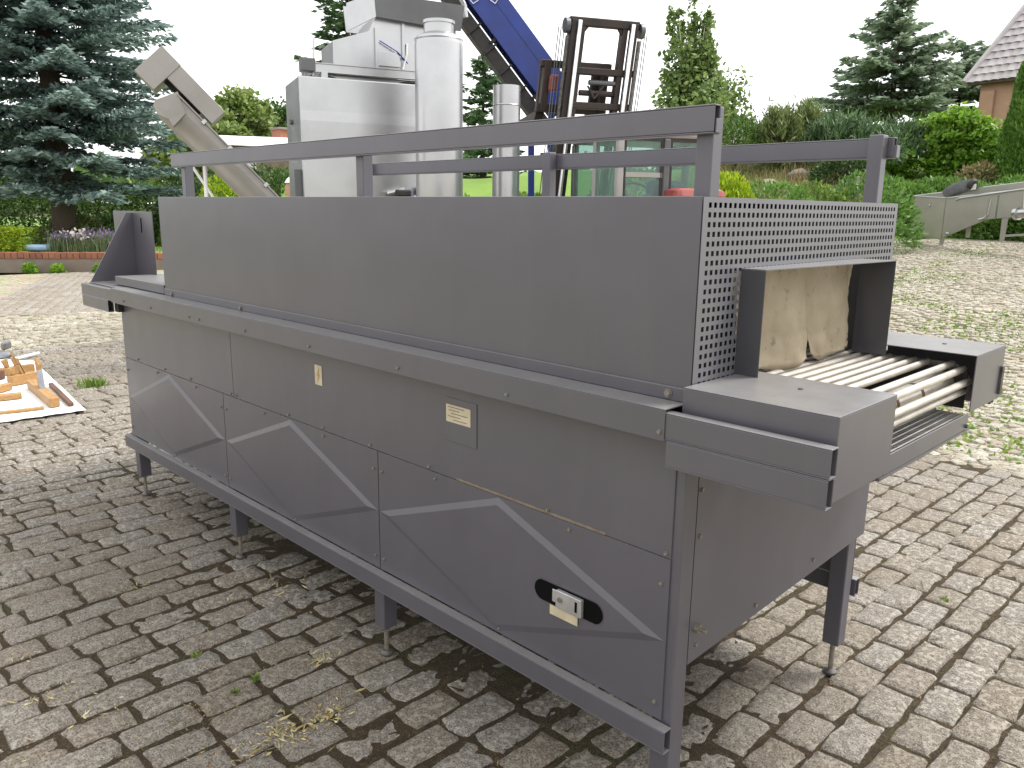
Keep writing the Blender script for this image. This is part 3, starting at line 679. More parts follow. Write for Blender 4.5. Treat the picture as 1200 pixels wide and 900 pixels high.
# plates, stickers and the latch on the front
pl_ = MB().box(-1.047, -.907, -.003, -.0005, .907, 1.042).build('cover_plate', G, oven, .001)
st = MB().box(-1.042, -.932, -.0045, -.0032, .968, 1.022).build('rating_label', M['sticker'], pl_)
mb = MB()
for k, (a, b) in enumerate(((.06,.75),(.1,.55),(.2,.9),(.06,.6),(.3,.85))):
    z = 1.016 - k*.0095; mb.box(-1.040+.106*a, -1.040+.106*b, -.0051, -.0047, z-.0022, z)
mb.build('label_print', M['print'], st)
ls = MB().box(-1.792, -1.744, -.0022, -.0005, .958, 1.032).build('warning_sticker', M['sticker'], oven)
MB().prism([(-1.762,-.003,1.022),(-1.780,-.003,.992),(-1.769,-.003,.994),(-1.776,-.003,.966),(-1.757,-.003,1.000),(-1.767,-.003,.999)], (0,-.0005,0)).build('lightning_bolt', M['bolt_print'], ls)
slot = []
for k in range(24):
    t = 2*math.pi*k/24; cx = -.625 if math.cos(t) < 0 else -.442; slot.append((cx+.030*math.cos(t), -.0082, .566+.030*math.sin(t)))
sl_ = MB().prism(slot, (0, -.0012, 0)).build('latch_slot', M['black'], oven)
MB().box(-.565, -.475, -.022, -.0095, .540, .592).box(-.585, -.565, -.014, -.0095, .548, .585).build('latch', surf('latch_zinc', (.50,.50,.50), (.36,.35,.34), .35, .6, 12), sl_, .002)
MB().box(-.496, -.488, -.0226, -.0221, .552, .582).build('latch_keyhole', M['black'], sl_)
MB().cyl((-.548,-.026,.568), (-.548,-.022,.568), .008, n=10).build('screw', M['bolt'], sl_)
MB().box(-.595, -.495, -.0105, -.0087, .506, .534).build('paper_label', M['sticker'], sl_)
# bolts
def bolts(pts, r=.0042, dy=-1, y=0.):
    o0 = None
    for x, z in pts:
        if o0 is None:
            o0 = MB().cyl((0, 0, 0), (0, -.0022, 0), r*1.4, n=10).cyl((0, -.0022, 0), (0, -.0065, 0), r, n=6).build('bolt', M['bolt'], oven); o0.location = (x, y, z)
        else:
            o = bpy.data.objects.new('bolt', o0.data); COL.objects.link(o); adopt(o, oven); o.location = (x, y, z)
bolts([(x, 1.115) for x in (-3.5, -3.15, -2.72, -2.62, -2.2, -1.72, -1.2, -.72, -.23)], y=-.0635)
bolts([(x, .800) for x in (-3.55, -3.2, -2.9, -2.46, -2.44, -2.0, -1.75, -1.45, -1.13, -.62, -.235)] + [(-2.49, .80)])
bolts([(x, .768) for x in (-3.3, -2.85, -2.2, -1.75, -1.1, -.54)])
for a, b in pans: bolts([(a+.022, .72), (b-.022, .72), (a+.022, .40), (b-.022, .40), ((a+b)/2+.01, .372)])
bolts([(-3.1, 1.178), (-2.4, 1.178), (-.27, 1.184)], r=.008, y=.022)
for y, z in ((.10, .535), (.40, .535), (.75, .56), (1.05, .92), (1.06, .82), (.08, .95), (.085, .83)):
    o = MB().cyl((-.1985, y, z), (-.194, y, z), .006, n=8).build('bolt', M['bolt'], oven)
MB().cyl((-.1985, .094, .585), (-.186, .094, .585), .012, n=6).cyl((-.186, .094, .585), (-.168, .094, .585), .006, n=8).build('bolt', M['bolt'], oven)
MB().cyl((-.20, 1.10, .93), (-.18, 1.10, .93), .013, n=6).build('bolt', M['chain'], oven)

# ------------------------------------------------------------------ machines behind the oven
def lateral(u):
    "unit vectors on the ground: to the right and away, as seen in photo column u"
    r = ray(u, 240); a = np.array([r[0], r[1], 0]); a /= np.linalg.norm(a); return np.array([a[1], -a[0], 0]), a
Zv = np.array([0, 0, 1.])
def gz(p): return float(ground_z(p[0], p[1]))
ST = M['steel']

# stainless screw conveyor leaning up to the left
D = 8.6; rt_, aw = lateral(250)
top = at(203, 120, D); low = at(322, 240, D); ax = (low-top)/np.linalg.norm(low-top); nrm = np.cross(aw, ax); nrm /= np.linalg.norm(nrm)
if nrm[2] < 0: nrm = -nrm
foot = top + ax*((top[2]-gz(low)-.22)/-ax[2])
sc = empty('screw_conveyor', (foot[0], foot[1], gz(foot)), 'dull stainless screw conveyor tube leaning up in front of the blue spruce', 'screw conveyor')
TN = M['steel_tan']; r = .195
prof = [(-r, .06), (-r, 0)] + [(r*math.sin(t), -r*math.cos(t)) for t in np.linspace(-math.pi/2, math.pi/2, 14)] + [(r, .06)]
mb = MB(); A = [top + aw*a + nrm*b for a, b in prof]; B = [foot + aw*a + nrm*b for a, b in prof]; k = len(prof)
mb.add(A+B, [(i, k+i, k+i+1, i+1) for i in range(k-1)] + [tuple(range(k)), tuple(range(k, 2*k))[::-1]]); mb.build('trough', TN, sc, 0, True)
mid = (top+foot)/2; hl = np.linalg.norm(foot-top)/2
MB().obox(mid+nrm*.07, ax*hl, aw*(r+.028), nrm*.007).build('trough_lid', TN, sc)
for t in (.18, .36, .62): MB().obox(top+ax*(t*2*hl*.55)+nrm*.065-aw*(r+.03), ax*.018, aw*.012, nrm*.022).build('lid_clamp', ST, sc, .004)
sp = [top+ax*-.02+nrm*.09, top+ax*.16+nrm*.0, top+ax*.17-nrm*.17, top-Zv*.19-ax*.04-nrm*.02, top-rt_*.13-Zv*.14, top-rt_*.165-Zv*.07, top-rt_*.15-Zv*.01]
MB().prism([p_-aw*(r+.012) for p_ in sp], aw*(2*r+.024)).build('discharge_spout', TN, sc, .004)
bc = top + nrm*.135 - ax*.03
MB().obox(bc+nrm*.06+ax*.13, ax*.27, aw*.16, nrm*.085).build('drive_cover', TN, sc, .004)
MB().obox(bc-ax*.245-nrm*.02, ax*.11, aw*.17, nrm*.17).build('drive_cover', TN, sc, .004)
MB().obox(bc+ax*.05-nrm*.045, ax*.2, aw*.05, nrm*.02).build('motor_slot', M['cavity'], sc)
a_, b_ = at(238, 150, D+.1), at(243, 300, D+.1); b_[2] = gz(b_)
MB().cyl(a_, b_, .02, n=8).build('prop', M['white'], sc, smooth=True)
c_ = at(266, 255, D+.1); MB().cyl(at(222, 190, D+.1), c_, .014, n=8).build('prop_brace', M['white'], sc, smooth=True)

# big stainless tank with hopper on a frame
D = 9.6; C0 = at(350, 88, D); rt_, aw = lateral(352); e1 = rt_*math.cos(R(10)) + aw*math.sin(R(10)); e2 = -rt_*math.sin(R(10)) + aw*math.cos(R(10))
zt = C0[2]; C0 = np.array([C0[0], C0[1], 0]); zb = gz(C0)
tank = empty('steel_tank', (*(C0+e1*.9+e2*.6)[:2], zb), 'big pale stainless box tank with pinkish valve behind the oven', 'tank')
def tb(a0, a1, b0, b1, z0, z1): return MB().obox(C0+e1*(a0+a1)/2+e2*(b0+b1)/2+Zv*(z0+z1)/2, e1*(a1-a0)/2, e2*(b1-b0)/2, Zv*(z1-z0)/2)
w_ = 1.86
mb = MB(); zs = [zb+.45, zt-.44, zt]; ins = [0., 0., .0]
# the front sheet is folded outward a little along a crease
P = []
for z, dd in ((zb+.45, .0), (zt-.47, -.006), (zt-.36, .0), (zt, .006)):
    P += [C0+e2*dd+Zv*z, C0+e1*w_+e2*dd+Zv*z, C0+e1*w_+e2*.92+Zv*z, C0+e2*.92+Zv*z]
F = []
for i in range(3):
    for j in range(4): F.append((i*4+j, i*4+(j+1) % 4, i*4+4+(j+1) % 4, i*4+4+j))
F += [(3,2,1,0), (12,13,14,15)]
mb.add(P, F); mb.build('tank_body', ST, tank, .012)
for a in (.03, w_-.13):
    for b in (.03, .78): tb(a, a+.09, b, b+.09, zb, zb+.46).build('tank_leg', ST, tank)
tb(-.075, .035, .05, .12, zb, zt-1.0).build('side_post', M['steel_dark'], tank)
MB().cyl(C0-e1*.0+e2*.5+Zv*(zt-.45), C0-e1*.03+e2*.5+Zv*(zt-.45), .03, n=10).build('lug', M['chain'], tank)
v0 = C0+e1*1.02-e2*.05+Zv*(zt-.60)
vw = MB().cyl(v0, v0-e2*.06, .02, n=8).build('valve', ST, tank, smooth=True)
MB().lathe([(.055,-.008),(.07,-.008),(.07,.008),(.055,.008),(.055,-.008)], v0-e2*.06+Zv*.02, 14).build('valve_wheel', surf('valve_red', (.42,.05,.10), None, .5), vw, smooth=True)
MB().path([C0+e1*.95-e2*.08+Zv*(zt-1.25), C0+e1*1.15-e2*.12+Zv*(zt-1.2), C0+e1*1.25-e2*.1+Zv*(zt-1.3), C0+e1*1.9-e2*.1+Zv*(zt-1.3)], .035, 10).build('pipe', ST, tank, smooth=True)
MB().obox(C0+e1*1.38-e2*.14+Zv*(zt-1.22), e1*.05, e2*.05, Zv*.06).build('pump_motor', M['blue'], tank, .02)
MB().obox(C0+e1*1.12-e2*.16+Zv*(zt-1.24), e1*.09, e2*.05, Zv*.04).build('hose_coupling', M['rubber'], tank, .02)
MB().obox(C0+e1*1.34-e2*.2+Zv*(zt-1.7), e1*.28, e2*.05, Zv*.30).build('control_box', M['steel_dark'], tank, .006)
MB().obox(C0+e1*.98-e2*.03+Zv*(zt-1.6), e1*.04, e2*.02, Zv*.05).build('gauge', M['steel_dark'], tank, .006)
# hopper standing on the frame
hop = empty('feed_hopper', (*(C0+e1*.9+e2*.6)[:2], zt), 'stainless feed hopper with dark flared rim on a beam frame above the tank', 'hopper')
for b in (.08, .82):
    for z0, z1, db in ((.150, .158, .05), (.06, .068, .05), (.068, .150, .008)): tb(.18, 1.75, b-db/2, b+db/2, zt+z0, zt+z1).build('beam', ST, hop)
for a in (.26, 1.62):
    for b in (.08, .82): tb(a, a+.07, b-.03, b+.03, zt+.002, zt+.06).build('stub_leg', ST, hop)
tb(.2, .27, .11, .79, zt+.07, zt+.148).build('cross_beam', ST, hop); tb(1.0, 1.7, .3, .9, zt+.02, zt+.055).build('rust_plate', surf('rusty_plate', (.15,.06,.04), None, .8), hop)
q = [C0+e1*.55+e2*.2+Zv*(zt+.006), C0+e1*1.1+e2*.2+Zv*(zt+.006), C0+e1*1.3+e2*.2+Zv*(zt+.058), C0+e1*.35+e2*.2+Zv*(zt+.058)]
MB().prism(q, e2*.6).build('outlet_chute', ST, hop)
def hp(a, z, b): return C0+e1*a+e2*b+Zv*(zt+z)
bod = [(.42, .16), (1.90, .16), (1.90, .74), (.93, .74), (.84, .56), (.42, .42)]
MB().prism([hp(a, z, .15) for a, z in bod], e2*.65).build('hopper_body', ST, hop, .006)
tb(.90, .94, .12, .16, zt+.16, zt+.60).build('stiffener', ST, hop); tb(1.22, 1.25, .12, .16, zt+.16, zt+.68).build('stiffener', ST, hop)
MB().obox(hp(1.06, .27, .135), e1*.13, e2*.02, Zv*.08).build('hatch', ST, hop, .004)
MB().path([hp(.95,.46,.11), hp(1.15,.36,.10), hp(1.28,.24,.11)], .008, 6).build('cable', M['blue'], hop); MB().path([hp(1.28,.46,.12), hp(1.27,.33,.11), hp(1.22,.17,.11)], .012, 6).build('cable', M['white'], hop)
rim = [(.90, .70), (1.92, .64), (1.97, .93), (.88, .95)]
MB().prism([hp(a, z, .05) for a, z in rim], e2*.012).build('rim_panel', M['steel_dark'], hop)
MB().prism([hp(.90, .70, .062), hp(.88, .95, .062), hp(.72, .96, .72), hp(.74, .66, .72)], e1*.012).build('rim_panel', ST, hop)
MB().prism([hp(.74, .66, .84), hp(1.92, .64, .84), hp(1.97, .93, .88), hp(.72, .96, .88)], e2*.012).build('rim_panel', ST, hop)
MB().path([hp(.18, .02, .1), hp(.2, .42, .1)], .012, 6).build('rod', ST, hop); tb(.04, .2, .05, .2, zt+.06, zt+.2).build('junction_box', M['steel_dark'], hop, .01)
MB().path([hp(1.98,1.12,.3), hp(2.06,1.0,.3), hp(2.08,.86,.3)], .03, 8).build('spout_pipe', ST, hop, smooth=True)

# round vertical vessel and thin vertical duct
def vessel(name, u, vtop, D, r, prof, label, cat):
    p_ = at(u, vtop, D); z0 = gz(p_); H = p_[2]-z0; t = empty(name, (p_[0], p_[1], z0), label, cat); return t, p_, z0, H
t, p_, z0, H = vessel('pressure_vessel', 514, 25, 8.9, .25, None, 'tall polished cylindrical vessel with flanged neck in front of the tank', 'vessel')
MB().lathe([(0, .3), (.245, .3), (.25, .32), (.25, H-.235), (.246, H-.20), (.225, H-.155), (.17, H-.125), (.16, H-.12)], (p_[0], p_[1], z0), 40).build('shell', ST, t, smooth=True)
MB().lathe([(.155, H-.13), (.155, H-.03), (.168, H-.03), (.168, H), (.14, H), (.14, H-.05), (0, H-.05)], (p_[0], p_[1], z0), 32).build('neck', ST, t, smooth=True)
for z in (H-.19, H*.42, H-1.45): MB().lathe([(.2505, z), (.2535, z+.006), (.2505, z+.012)], (p_[0], p_[1], z0), 40).build('weld_seam', ST, t, smooth=True)
for k in range(3):
    a = k*2.094+.4; MB().cyl((p_[0]+.19*math.cos(a), p_[1]+.19*math.sin(a), z0), (p_[0]+.19*math.cos(a), p_[1]+.19*math.sin(a), z0+.36), .025, n=10).build('leg', ST, t, smooth=True)
t, p_, z0, H = vessel('exhaust_duct', 594, 101, 9.6, .155, None, 'thin upright grey metal duct beside the blue conveyor', 'duct')
MB().lathe([(.157, 0), (.157, H), (.150, H), (.150, H-.5)], (p_[0], p_[1], z0), 32).build('pipe', M['steel'], t, smooth=True)
for z in (H-.22, H-.9, H-1.55): MB().lathe([(.1575, z), (.162, z+.008), (.1575, z+.016)], (p_[0], p_[1], z0), 32).build('seam', M['steel'], t, smooth=True)

# blue cleated belt conveyor
D = 11.7; rt_, aw = lateral(600)
lo = at(662, 128, D); hi = at(568, 0, D); ax = (hi-lo)/np.linalg.norm(hi-lo); nrm = np.cross(ax, aw); nrm = nrm if nrm[0]*rt_[0]+nrm[1]*rt_[1] > 0 else -nrm
end = hi + ax*1.9; start = lo + ax*.02
bc_ = empty('belt_conveyor', (start[0], start[1], gz(start)), 'blue inclined belt conveyor with black cleated belt beside the forklift', 'conveyor')
L = np.linalg.norm(end-start); mid = (start+end)/2
wb = .215
for s_ in (-1, 1): MB().obox(mid+aw*s_*.30, ax*L/2, nrm*wb, aw*.02).build('side_board', M['blue'], bc_, .006)
MB().obox(mid+nrm*(wb-.03), ax*L/2, aw*.28, nrm*.012).build('belt', M['rubber'], bc_)
MB().obox(mid-aw*.326+nrm*.06, ax*L/2, nrm*.004, aw*.006).build('board_fold', M['blue'], bc_)
bl = mid - nrm*(wb+.155)
MB().obox(bl, ax*L/2, aw*.27, nrm*.085).build('return_belt', M['rubber'], bc_, .01)
for s_ in np.arange(-L/2+.2, L/2, .33): MB().obox(bl+ax*s_-aw*.28-nrm*.0, ax*.012, aw*.02, nrm*.12).build('cleat', M['rubber'], bc_)
for s_ in np.arange(-L/2+.35, L/2, .9): MB().obox(mid+ax*s_-nrm*(wb+.05)-aw*.25, ax*.02, aw*.02, nrm*.06).build('bracket', M['rubber'], bc_)
MB().obox(at(648, 120, D)-aw*.33, rt_*.16, aw*.01, Zv*.10).build('end_plate', M['blue'], bc_, .01)
for u, dd in ((623, .25), (645, -.28)):
    a = at(u, 112, D)+aw*dd; b = at(u+1, 300, D)+aw*dd; b[2] = gz(b); MB().obox((a+b)/2, rt_*.045, aw*.03, (a-b)/2).build('support_leg', M['blue'], bc_, .004)
MB().path([at(553, -4, D)-aw*.35, at(551, 6, D)-aw*.36, at(556, 12, D)-aw*.36, at(562, 8, D)-aw*.36, at(567, -6, D)-aw*.35], .006, 6).build('cable_loop', M['white'], bc_)
MB().path([at(567, -5, D)-aw*.35, at(573, 6, D)-aw*.36, at(581, 12, D)-aw*.36, at(586, 4, D)-aw*.36], .006, 6).build('cable_loop', M['white'], bc_)

# forklift seen from behind, mast leaning back
D = 10.3; rt_, aw = lateral(712); an = R(24)
fwd = -rt_*math.sin(an) + aw*math.cos(an); lat = rt_*math.cos(an) + aw*math.sin(an)
mb_ = at(667, 240, D); mb_[2] = gz(mb_); O = mb_
lift = empty('forklift', O, 'dark tall mast forklift with grey cab and red bonnet parked beyond the oven', 'forklift')
tilt = (Zv*math.cos(R(3.5)) + lat*math.sin(R(4.8)) - fwd*math.sin(R(3))); tilt /= np.linalg.norm(tilt)
Ht = (at(706, 21, D)[2]-O[2])/tilt[2]
def mp_(a, f, h): return O + lat*a + fwd*f + tilt*h
def mbar(a0, a1, f0, f1, h0, h1): return MB().obox(mp_((a0+a1)/2, (f0+f1)/2, (h0+h1)/2), lat*(a1-a0)/2, fwd*(f1-f0)/2, tilt*(h1-h0)/2)
MS = M['mast']; W2 = .37
for s_ in (-1, 1):
    a = s_*W2
    mbar(a-.055, a+.055, -.045, -.030, .15, Ht-.06).build('mast_channel', MS, lift, .006); mbar(a-.055 if s_ < 0 else a+.040, a-.040 if s_ < 0 else a+.055, -.03, .10, .15, Ht-.06).build('mast_channel', MS, lift, .006)
    b = s_*(W2-.095); mbar(b-.035, b+.035, -.02, .09, .2, Ht-.03).build('inner_channel', MS, lift, .006)
    MB().cyl(mp_(s_*(W2-.03), -.085, .3), mp_(s_*(W2-.03), -.085, Ht-.08), .027, n=14).build('lift_piston', M['chrome'], lift, smooth=True)
    mbar(a-.115 if s_ < 0 else a+.065, a-.085 if s_ < 0 else a+.095, -.06, -.03, .4, Ht-.25).build('lift_chain', M['chain'], lift)
    for q_ in (.13, .17, .2): MB().cyl(mp_(s_*(W2+q_), .0, 1.2), mp_(s_*(W2+q_), .0, Ht-.15), .006, n=6).build('hose', M['steel_dark'], lift)
    MB().cyl(mp_(s_*(W2+.11)-.02, .0, Ht-.13), mp_(s_*(W2+.11)+.03, .0, Ht-.13), .085, n=18).build('hose_pulley', M['steel_dark'], lift, smooth=True)
for h, hh in ((Ht-.05, .075), (Ht-.60, .06), (Ht-.99, .06)): mbar(-W2-.08, W2+.08, -.03, .05, h-hh, h+hh*.3).build('cross_member', MS, lift, .012)
for s_ in (-1, 1):
    MB().prism([mp_(s_*(W2-.06), -.0, Ht-.1), mp_(s_*(W2-.20), -.0, Ht-.1), mp_(s_*(W2-.06), -.0, Ht-.28)], fwd*.04).build('corner_gusset', MS, lift)
MB().cyl(mp_(-.1, .02, Ht-.74), mp_(.26, .02, Ht-.74), .030, n=10).build('tilt_cylinder', M['steel_dark'], lift, smooth=True)
MB().cyl(mp_(-.2, .04, Ht-.86), mp_(.26, .04, Ht-.86), .035, n=10).build('tilt_cylinder', MS, lift, smooth=True)
MB().path([mp_(-.12, .0, Ht-.78), mp_(-.02, -.02, Ht-.93), mp_(.1, .0, Ht-.76)], .012, 6).build('hose', M['rubber'], lift)
# fork carriage and forks out ahead of the mast
cx = -.36
mbar(cx-.30, cx+.62, .22, .30, Ht-.56, Ht-.48).build('carriage_bar', MS, lift, .008); mbar(cx-.30, cx+.62, .22, .30, Ht-1.08, Ht-.98).build('carriage_bar', MS, lift, .008)
for a in (cx-.26, cx+.5): mbar(a, a+.09, .20, .32, Ht-1.08, Ht-.48).build('carriage_upright', MS, lift, .01)
for a in (cx-.27, cx+.42):
    MB().prism([mp_(a, .32, Ht-.46), mp_(a, .38, Ht-.46), mp_(a, .39, Ht-1.06), mp_(a, 1.3, Ht-1.13), mp_(a, 1.3, Ht-1.16), mp_(a, .36, Ht-1.17), mp_(a, .32, Ht-1.12)], lat*.11).build('fork', MS, lift, .008)
mbar(cx-.20, cx-.1, .1, .18, Ht-.85, Ht-.66).build('hose_block', surf('hose_block_red', (.22,.05,.04), None, .6), lift, .02)
# truck body and cab
def bb(a0, a1, f0, f1, z0, z1): return MB().obox(O+lat*(a0+a1)/2+fwd*(f0+f1)/2+Zv*(z0+z1)/2, lat*(a1-a0)/2, fwd*(f1-f0)/2, Zv*(z1-z0)/2)
sh_ = .50
zc = at(700, 170, D-1)[2]-O[2]
bb(sh_-.62, sh_+.62, -2.3, -.25, .35, 1.15).build('chassis', M['red'], lift, .05); bb(sh_-.58, sh_+.58, -2.75, -1.72, .45, 1.55).build('counterweight', M['red'], lift, .10)
bb(sh_-.05, sh_+.58, -1.9, -1.55, 1.5, 1.78).build('bonnet', M['red'], lift, .08)
for f in (-.45, -2.1):
    for s_ in (-1, 1):
        c = O+lat*(sh_+s_*.55)+fwd*f+Zv*.36; wh = MB().cyl(c-lat*.12, c+lat*.12, .36, n=28).build('wheel', M['rubber'], lift, .03, True); MB().cyl(c-lat*.13, c+lat*.13, .18, n=20).build('rim', M['red'], wh, smooth=True)
CG = M['cabgrey']
z0c, z1c = 1.15, zc+.05
bb(sh_-.62, sh_+.62, -1.62, -.28, z1c, z1c+.09).build('cab_roof', CG, lift, .03)
for a in (sh_-.60, sh_-.06, sh_+.53):
    bb(a, a+.075, -1.62, -1.54, z0c, z1c).build('cab_pillar', M['steel_dark'] if abs(a-sh_) < .1 else CG, lift, .015)
for a in (sh_-.60, sh_+.53): bb(a, a+.075, -.36, -.28, z0c, z1c).build('cab_pillar', M['steel_dark'], lift, .015)
bb(sh_-.60, sh_-.53, -1.0, -.93, z0c, z1c).build('cab_pillar', CG, lift, .015); bb(sh_+.53, sh_+.605, -1.0, -.92, z0c, z1c).build('cab_pillar', M['steel_dark'], lift, .015)
bb(sh_-.60, sh_+.605, -1.61, -1.55, z0c, z0c+.42).build('cab_rear_wall', CG, lift, .02); bb(sh_-.595, sh_-.54, -1.54, -.3, z0c, z0c+.3).build('cab_side', CG, lift, .01)
for a0, a1 in ((sh_-.525, sh_-.06), (sh_+.015, sh_+.53)):
    fr = bb(a0, a1, -1.592, -1.578, z0c+.42, z1c-.02); g_ = fr.build('cab_window', M['cabglass'], lift)
    for x0, x1, y0, y1 in ((a0, a0+.03, z0c+.42, z1c), (a1-.03, a1, z0c+.42, z1c), (a0+.03, a1-.03, z0c+.42, z0c+.45), (a0+.03, a1-.03, z1c-.03, z1c)): bb(x0, x1, -1.6, -1.57, y0, y1).build('window_seal', M['rubber'], g_)
bb(sh_-.525, sh_-.06, -1.6, -1.57, z0c+.74, z0c+.79).build('window_bar', CG, lift)
for f0, f1 in ((-1.54, -1.0), (-.93, -.36)):
    bb(sh_-.575, sh_-.565, f0, f1, z0c+.3, z1c).build('cab_window', M['cabglass'], lift); bb(sh_+.565, sh_+.575, f0, f1, z0c+.1, z1c).build('cab_window', M['cabglass'], lift)
bb(sh_-.53, sh_+.53, -.33, -.32, z0c, z1c).build('cab_window', M['cabglass'], lift)
bb(sh_-.1, sh_+.35, -1.3, -.85, z0c, z0c+.2).build('seat', M['rubber'], lift, .05); bb(sh_-.1, sh_+.35, -1.38, -1.25, z0c+.1, z0c+.72).build('seat', M['blue'], lift, .05)
bb(sh_-.3, sh_+.4, -.55, -.4, z0c, z0c+.45).build('dashboard', M['rubber'], lift, .03)
c = O+lat*(sh_+.1)+fwd*-.68+Zv*(z0c+.6)
MB().path([c+lat*.19*math.cos(t)+(Zv*.6+fwd*.8)*.19*math.sin(t) for t in np.linspace(0, 6.283, 17)], .014, 6).build('steering_wheel', M['rubber'], lift, smooth=True)
MB().path([O+lat*(sh_-.62)+fwd*-.2+Zv*(zc-.1), O+lat*(sh_-.85)+fwd*.1+Zv*(zc-.05), O+lat*(sh_-.62)+fwd*.0+Zv*(zc-.2)], .03, 8).build('mirror_arm', M['rubber'], lift)

# stainless trough on the right, tilted with the yard
n0 = at(1102, 287, 21.5); f1 = at(1184, 283, 20.3); g1 = at(1066, 282, 22.3)
e1 = (f1-n0)/np.linalg.norm(f1-n0); e2 = (g1-n0); wd = np.linalg.norm(e2); e2 = e2/wd
tr = empty('wash_trough', n0, 'long stainless washing trough with sloping floor beside the juniper', 'trough')
Ht_ = at(1102, 232, 21.5)[2]-n0[2]; ST2 = surf('stainless_beige', (.36,.34,.31), (.28,.265,.24), .42, .35, 1.5, .3, .7)
def tp(a, b, z): return n0 + e1*a + e2*b + Zv*z
xk = 1.15; xe = 5.0
MB().prism([tp(0,.0,.14), tp(xk,.0,.50), tp(xe,.0,.52), tp(xe,.0,Ht_), tp(0,.0,Ht_)], e2*.012).build('side_wall', ST2, tr)
MB().prism([tp(0,wd,.14), tp(xk,wd,.50), tp(xe,wd,.52), tp(xe,wd,Ht_), tp(0,wd,Ht_)], -e2*.012).build('side_wall', ST2, tr)
MB().prism([tp(0,.0,.12), tp(0,wd,.12), tp(0,wd,Ht_), tp(0,.0,Ht_)], e1*.012).build('end_wall', ST2, tr)
MB().prism([tp(0,0,.14), tp(xk,0,.50), tp(xk,wd,.50), tp(0,wd,.14)], Zv*.01).build('floor', ST2, tr); MB().prism([tp(xk,0,.50), tp(xe,0,.52), tp(xe,wd,.52), tp(xk,wd,.50)], Zv*.01).build('floor', ST2, tr)
for a, b in ((.02, .01), (.02, wd-.06), (1.60, .01), (1.60, wd-.06), (3.9, .01), (3.9, wd-.06)):
    MB().prism([tp(a,b,0), tp(a+.07,b,0), tp(a+.10,b,.55 if a > 1 else .2), tp(a-.02,b,.55 if a > 1 else .2)], e2*.05).build('leg', ST2, tr)
MB().obox(tp(xe/2, -.03, Ht_), e1*xe/2, e2*.04, Zv*.012).build('rim', ST, tr); MB().obox(tp(xe/2, wd+.03, Ht_), e1*xe/2, e2*.04, Zv*.012).build('rim', ST, tr); MB().obox(tp(-.02, wd/2, Ht_), e1*.03, e2*wd/2, Zv*.012).build('rim', ST, tr)
MB().path([tp(.25,-.05,Ht_-.07), tp(.3,-.07,Ht_-.03), tp(1.9,-.07,Ht_+.01), tp(1.95,-.07,Ht_-.5)], .02, 8).build('pipe', ST, tr, smooth=True)
MB().path([tp(1.15,-.04,Ht_-.12), tp(1.12,-.04,.60), tp(1.05,-.04,.54), tp(.92,-.04,.52)], .026, 8).build('drain_pipe', ST, tr, smooth=True)
MB().cyl(tp(.14,-.0,.26), tp(.14,-.09,.26), .035, n=10).build('valve', ST, tr, smooth=True)
MB().obox(tp(-.03,wd*.45,.2), e1*.03, e2*.10, Zv*.03).build('latch', ST, tr, .01); MB().cyl(tp(0,wd*.45,.88), tp(-.03,wd*.45,.88), .03, n=8).build('lug', ST, tr)
pm = MB().cyl(tp(1.72,-.2,.60), tp(2.3,-.2,.58), .10, n=16).build('pump', ST, tr, smooth=True); MB().cyl(tp(1.66,-.2,.60), tp(1.74,-.2,.60), .13, n=16).build('pump_flange', ST, pm, smooth=True)
MB().obox(tp(2.6,.05,.12), e1*1.0, e2*.02, Zv*.02).build('brace', ST2, tr)
MB().obox(tp(1.35,-.02,.76), e1*.01, e2*.012, Zv*.26).build('seam', ST, tr)
# dark folded tarpaulin lying over the trough rim
q = []
bagp = [(.30,.02,.05), (.42,.10,.11), (.60,.2,.14), (.72,.24,.12), (.80,.22,.06), (.82,.16,.0)]
b0 = tp(.38, wd*.4, Ht_)
V = []; nseg = 12
for i in range(10):
    t = i/9; c = b0 + e1*(t*.66) + Zv*(.045+.16*math.sin(t*1.9)+.02*math.sin(t*9)); rr = .05+.10*math.sin(math.pi*min(1, .15+t*.8))
    for j in range(nseg):
        a = 2*math.pi*j/nseg; V.append(c + e2*rr*1.6*math.cos(a)*(1+.15*math.sin(3*a+i)) + Zv*rr*.75*math.sin(a))
F = [(i*nseg+j, i*nseg+(j+1) % nseg, (i+1)*nseg+(j+1) % nseg, (i+1)*nseg+j) for i in range(9) for j in range(nseg)] + [tuple(range(nseg))[::-1], tuple(range(9*nseg, 10*nseg))]
bag = empty('rubber_sleeve', b0, 'dark crumpled rubber sleeve with black end lying on the trough rim', 'sleeve')
MB().add(V, F).build('body', M['bag'], bag, 0, True); c = V[9*nseg:10*nseg]; cc = sum(c)/nseg
MB().cyl(cc-e1*.03, cc+e1*.05-Zv*.05, .13, .11, n=14).build('end_ring', M['rubber'], bag, .02, True)
MB().obox(cc-e1*.12-e2*.17-Zv*.06, e1*.07, e2*.01, Zv*.06).build('label_patch', M['white'], bag, .01)

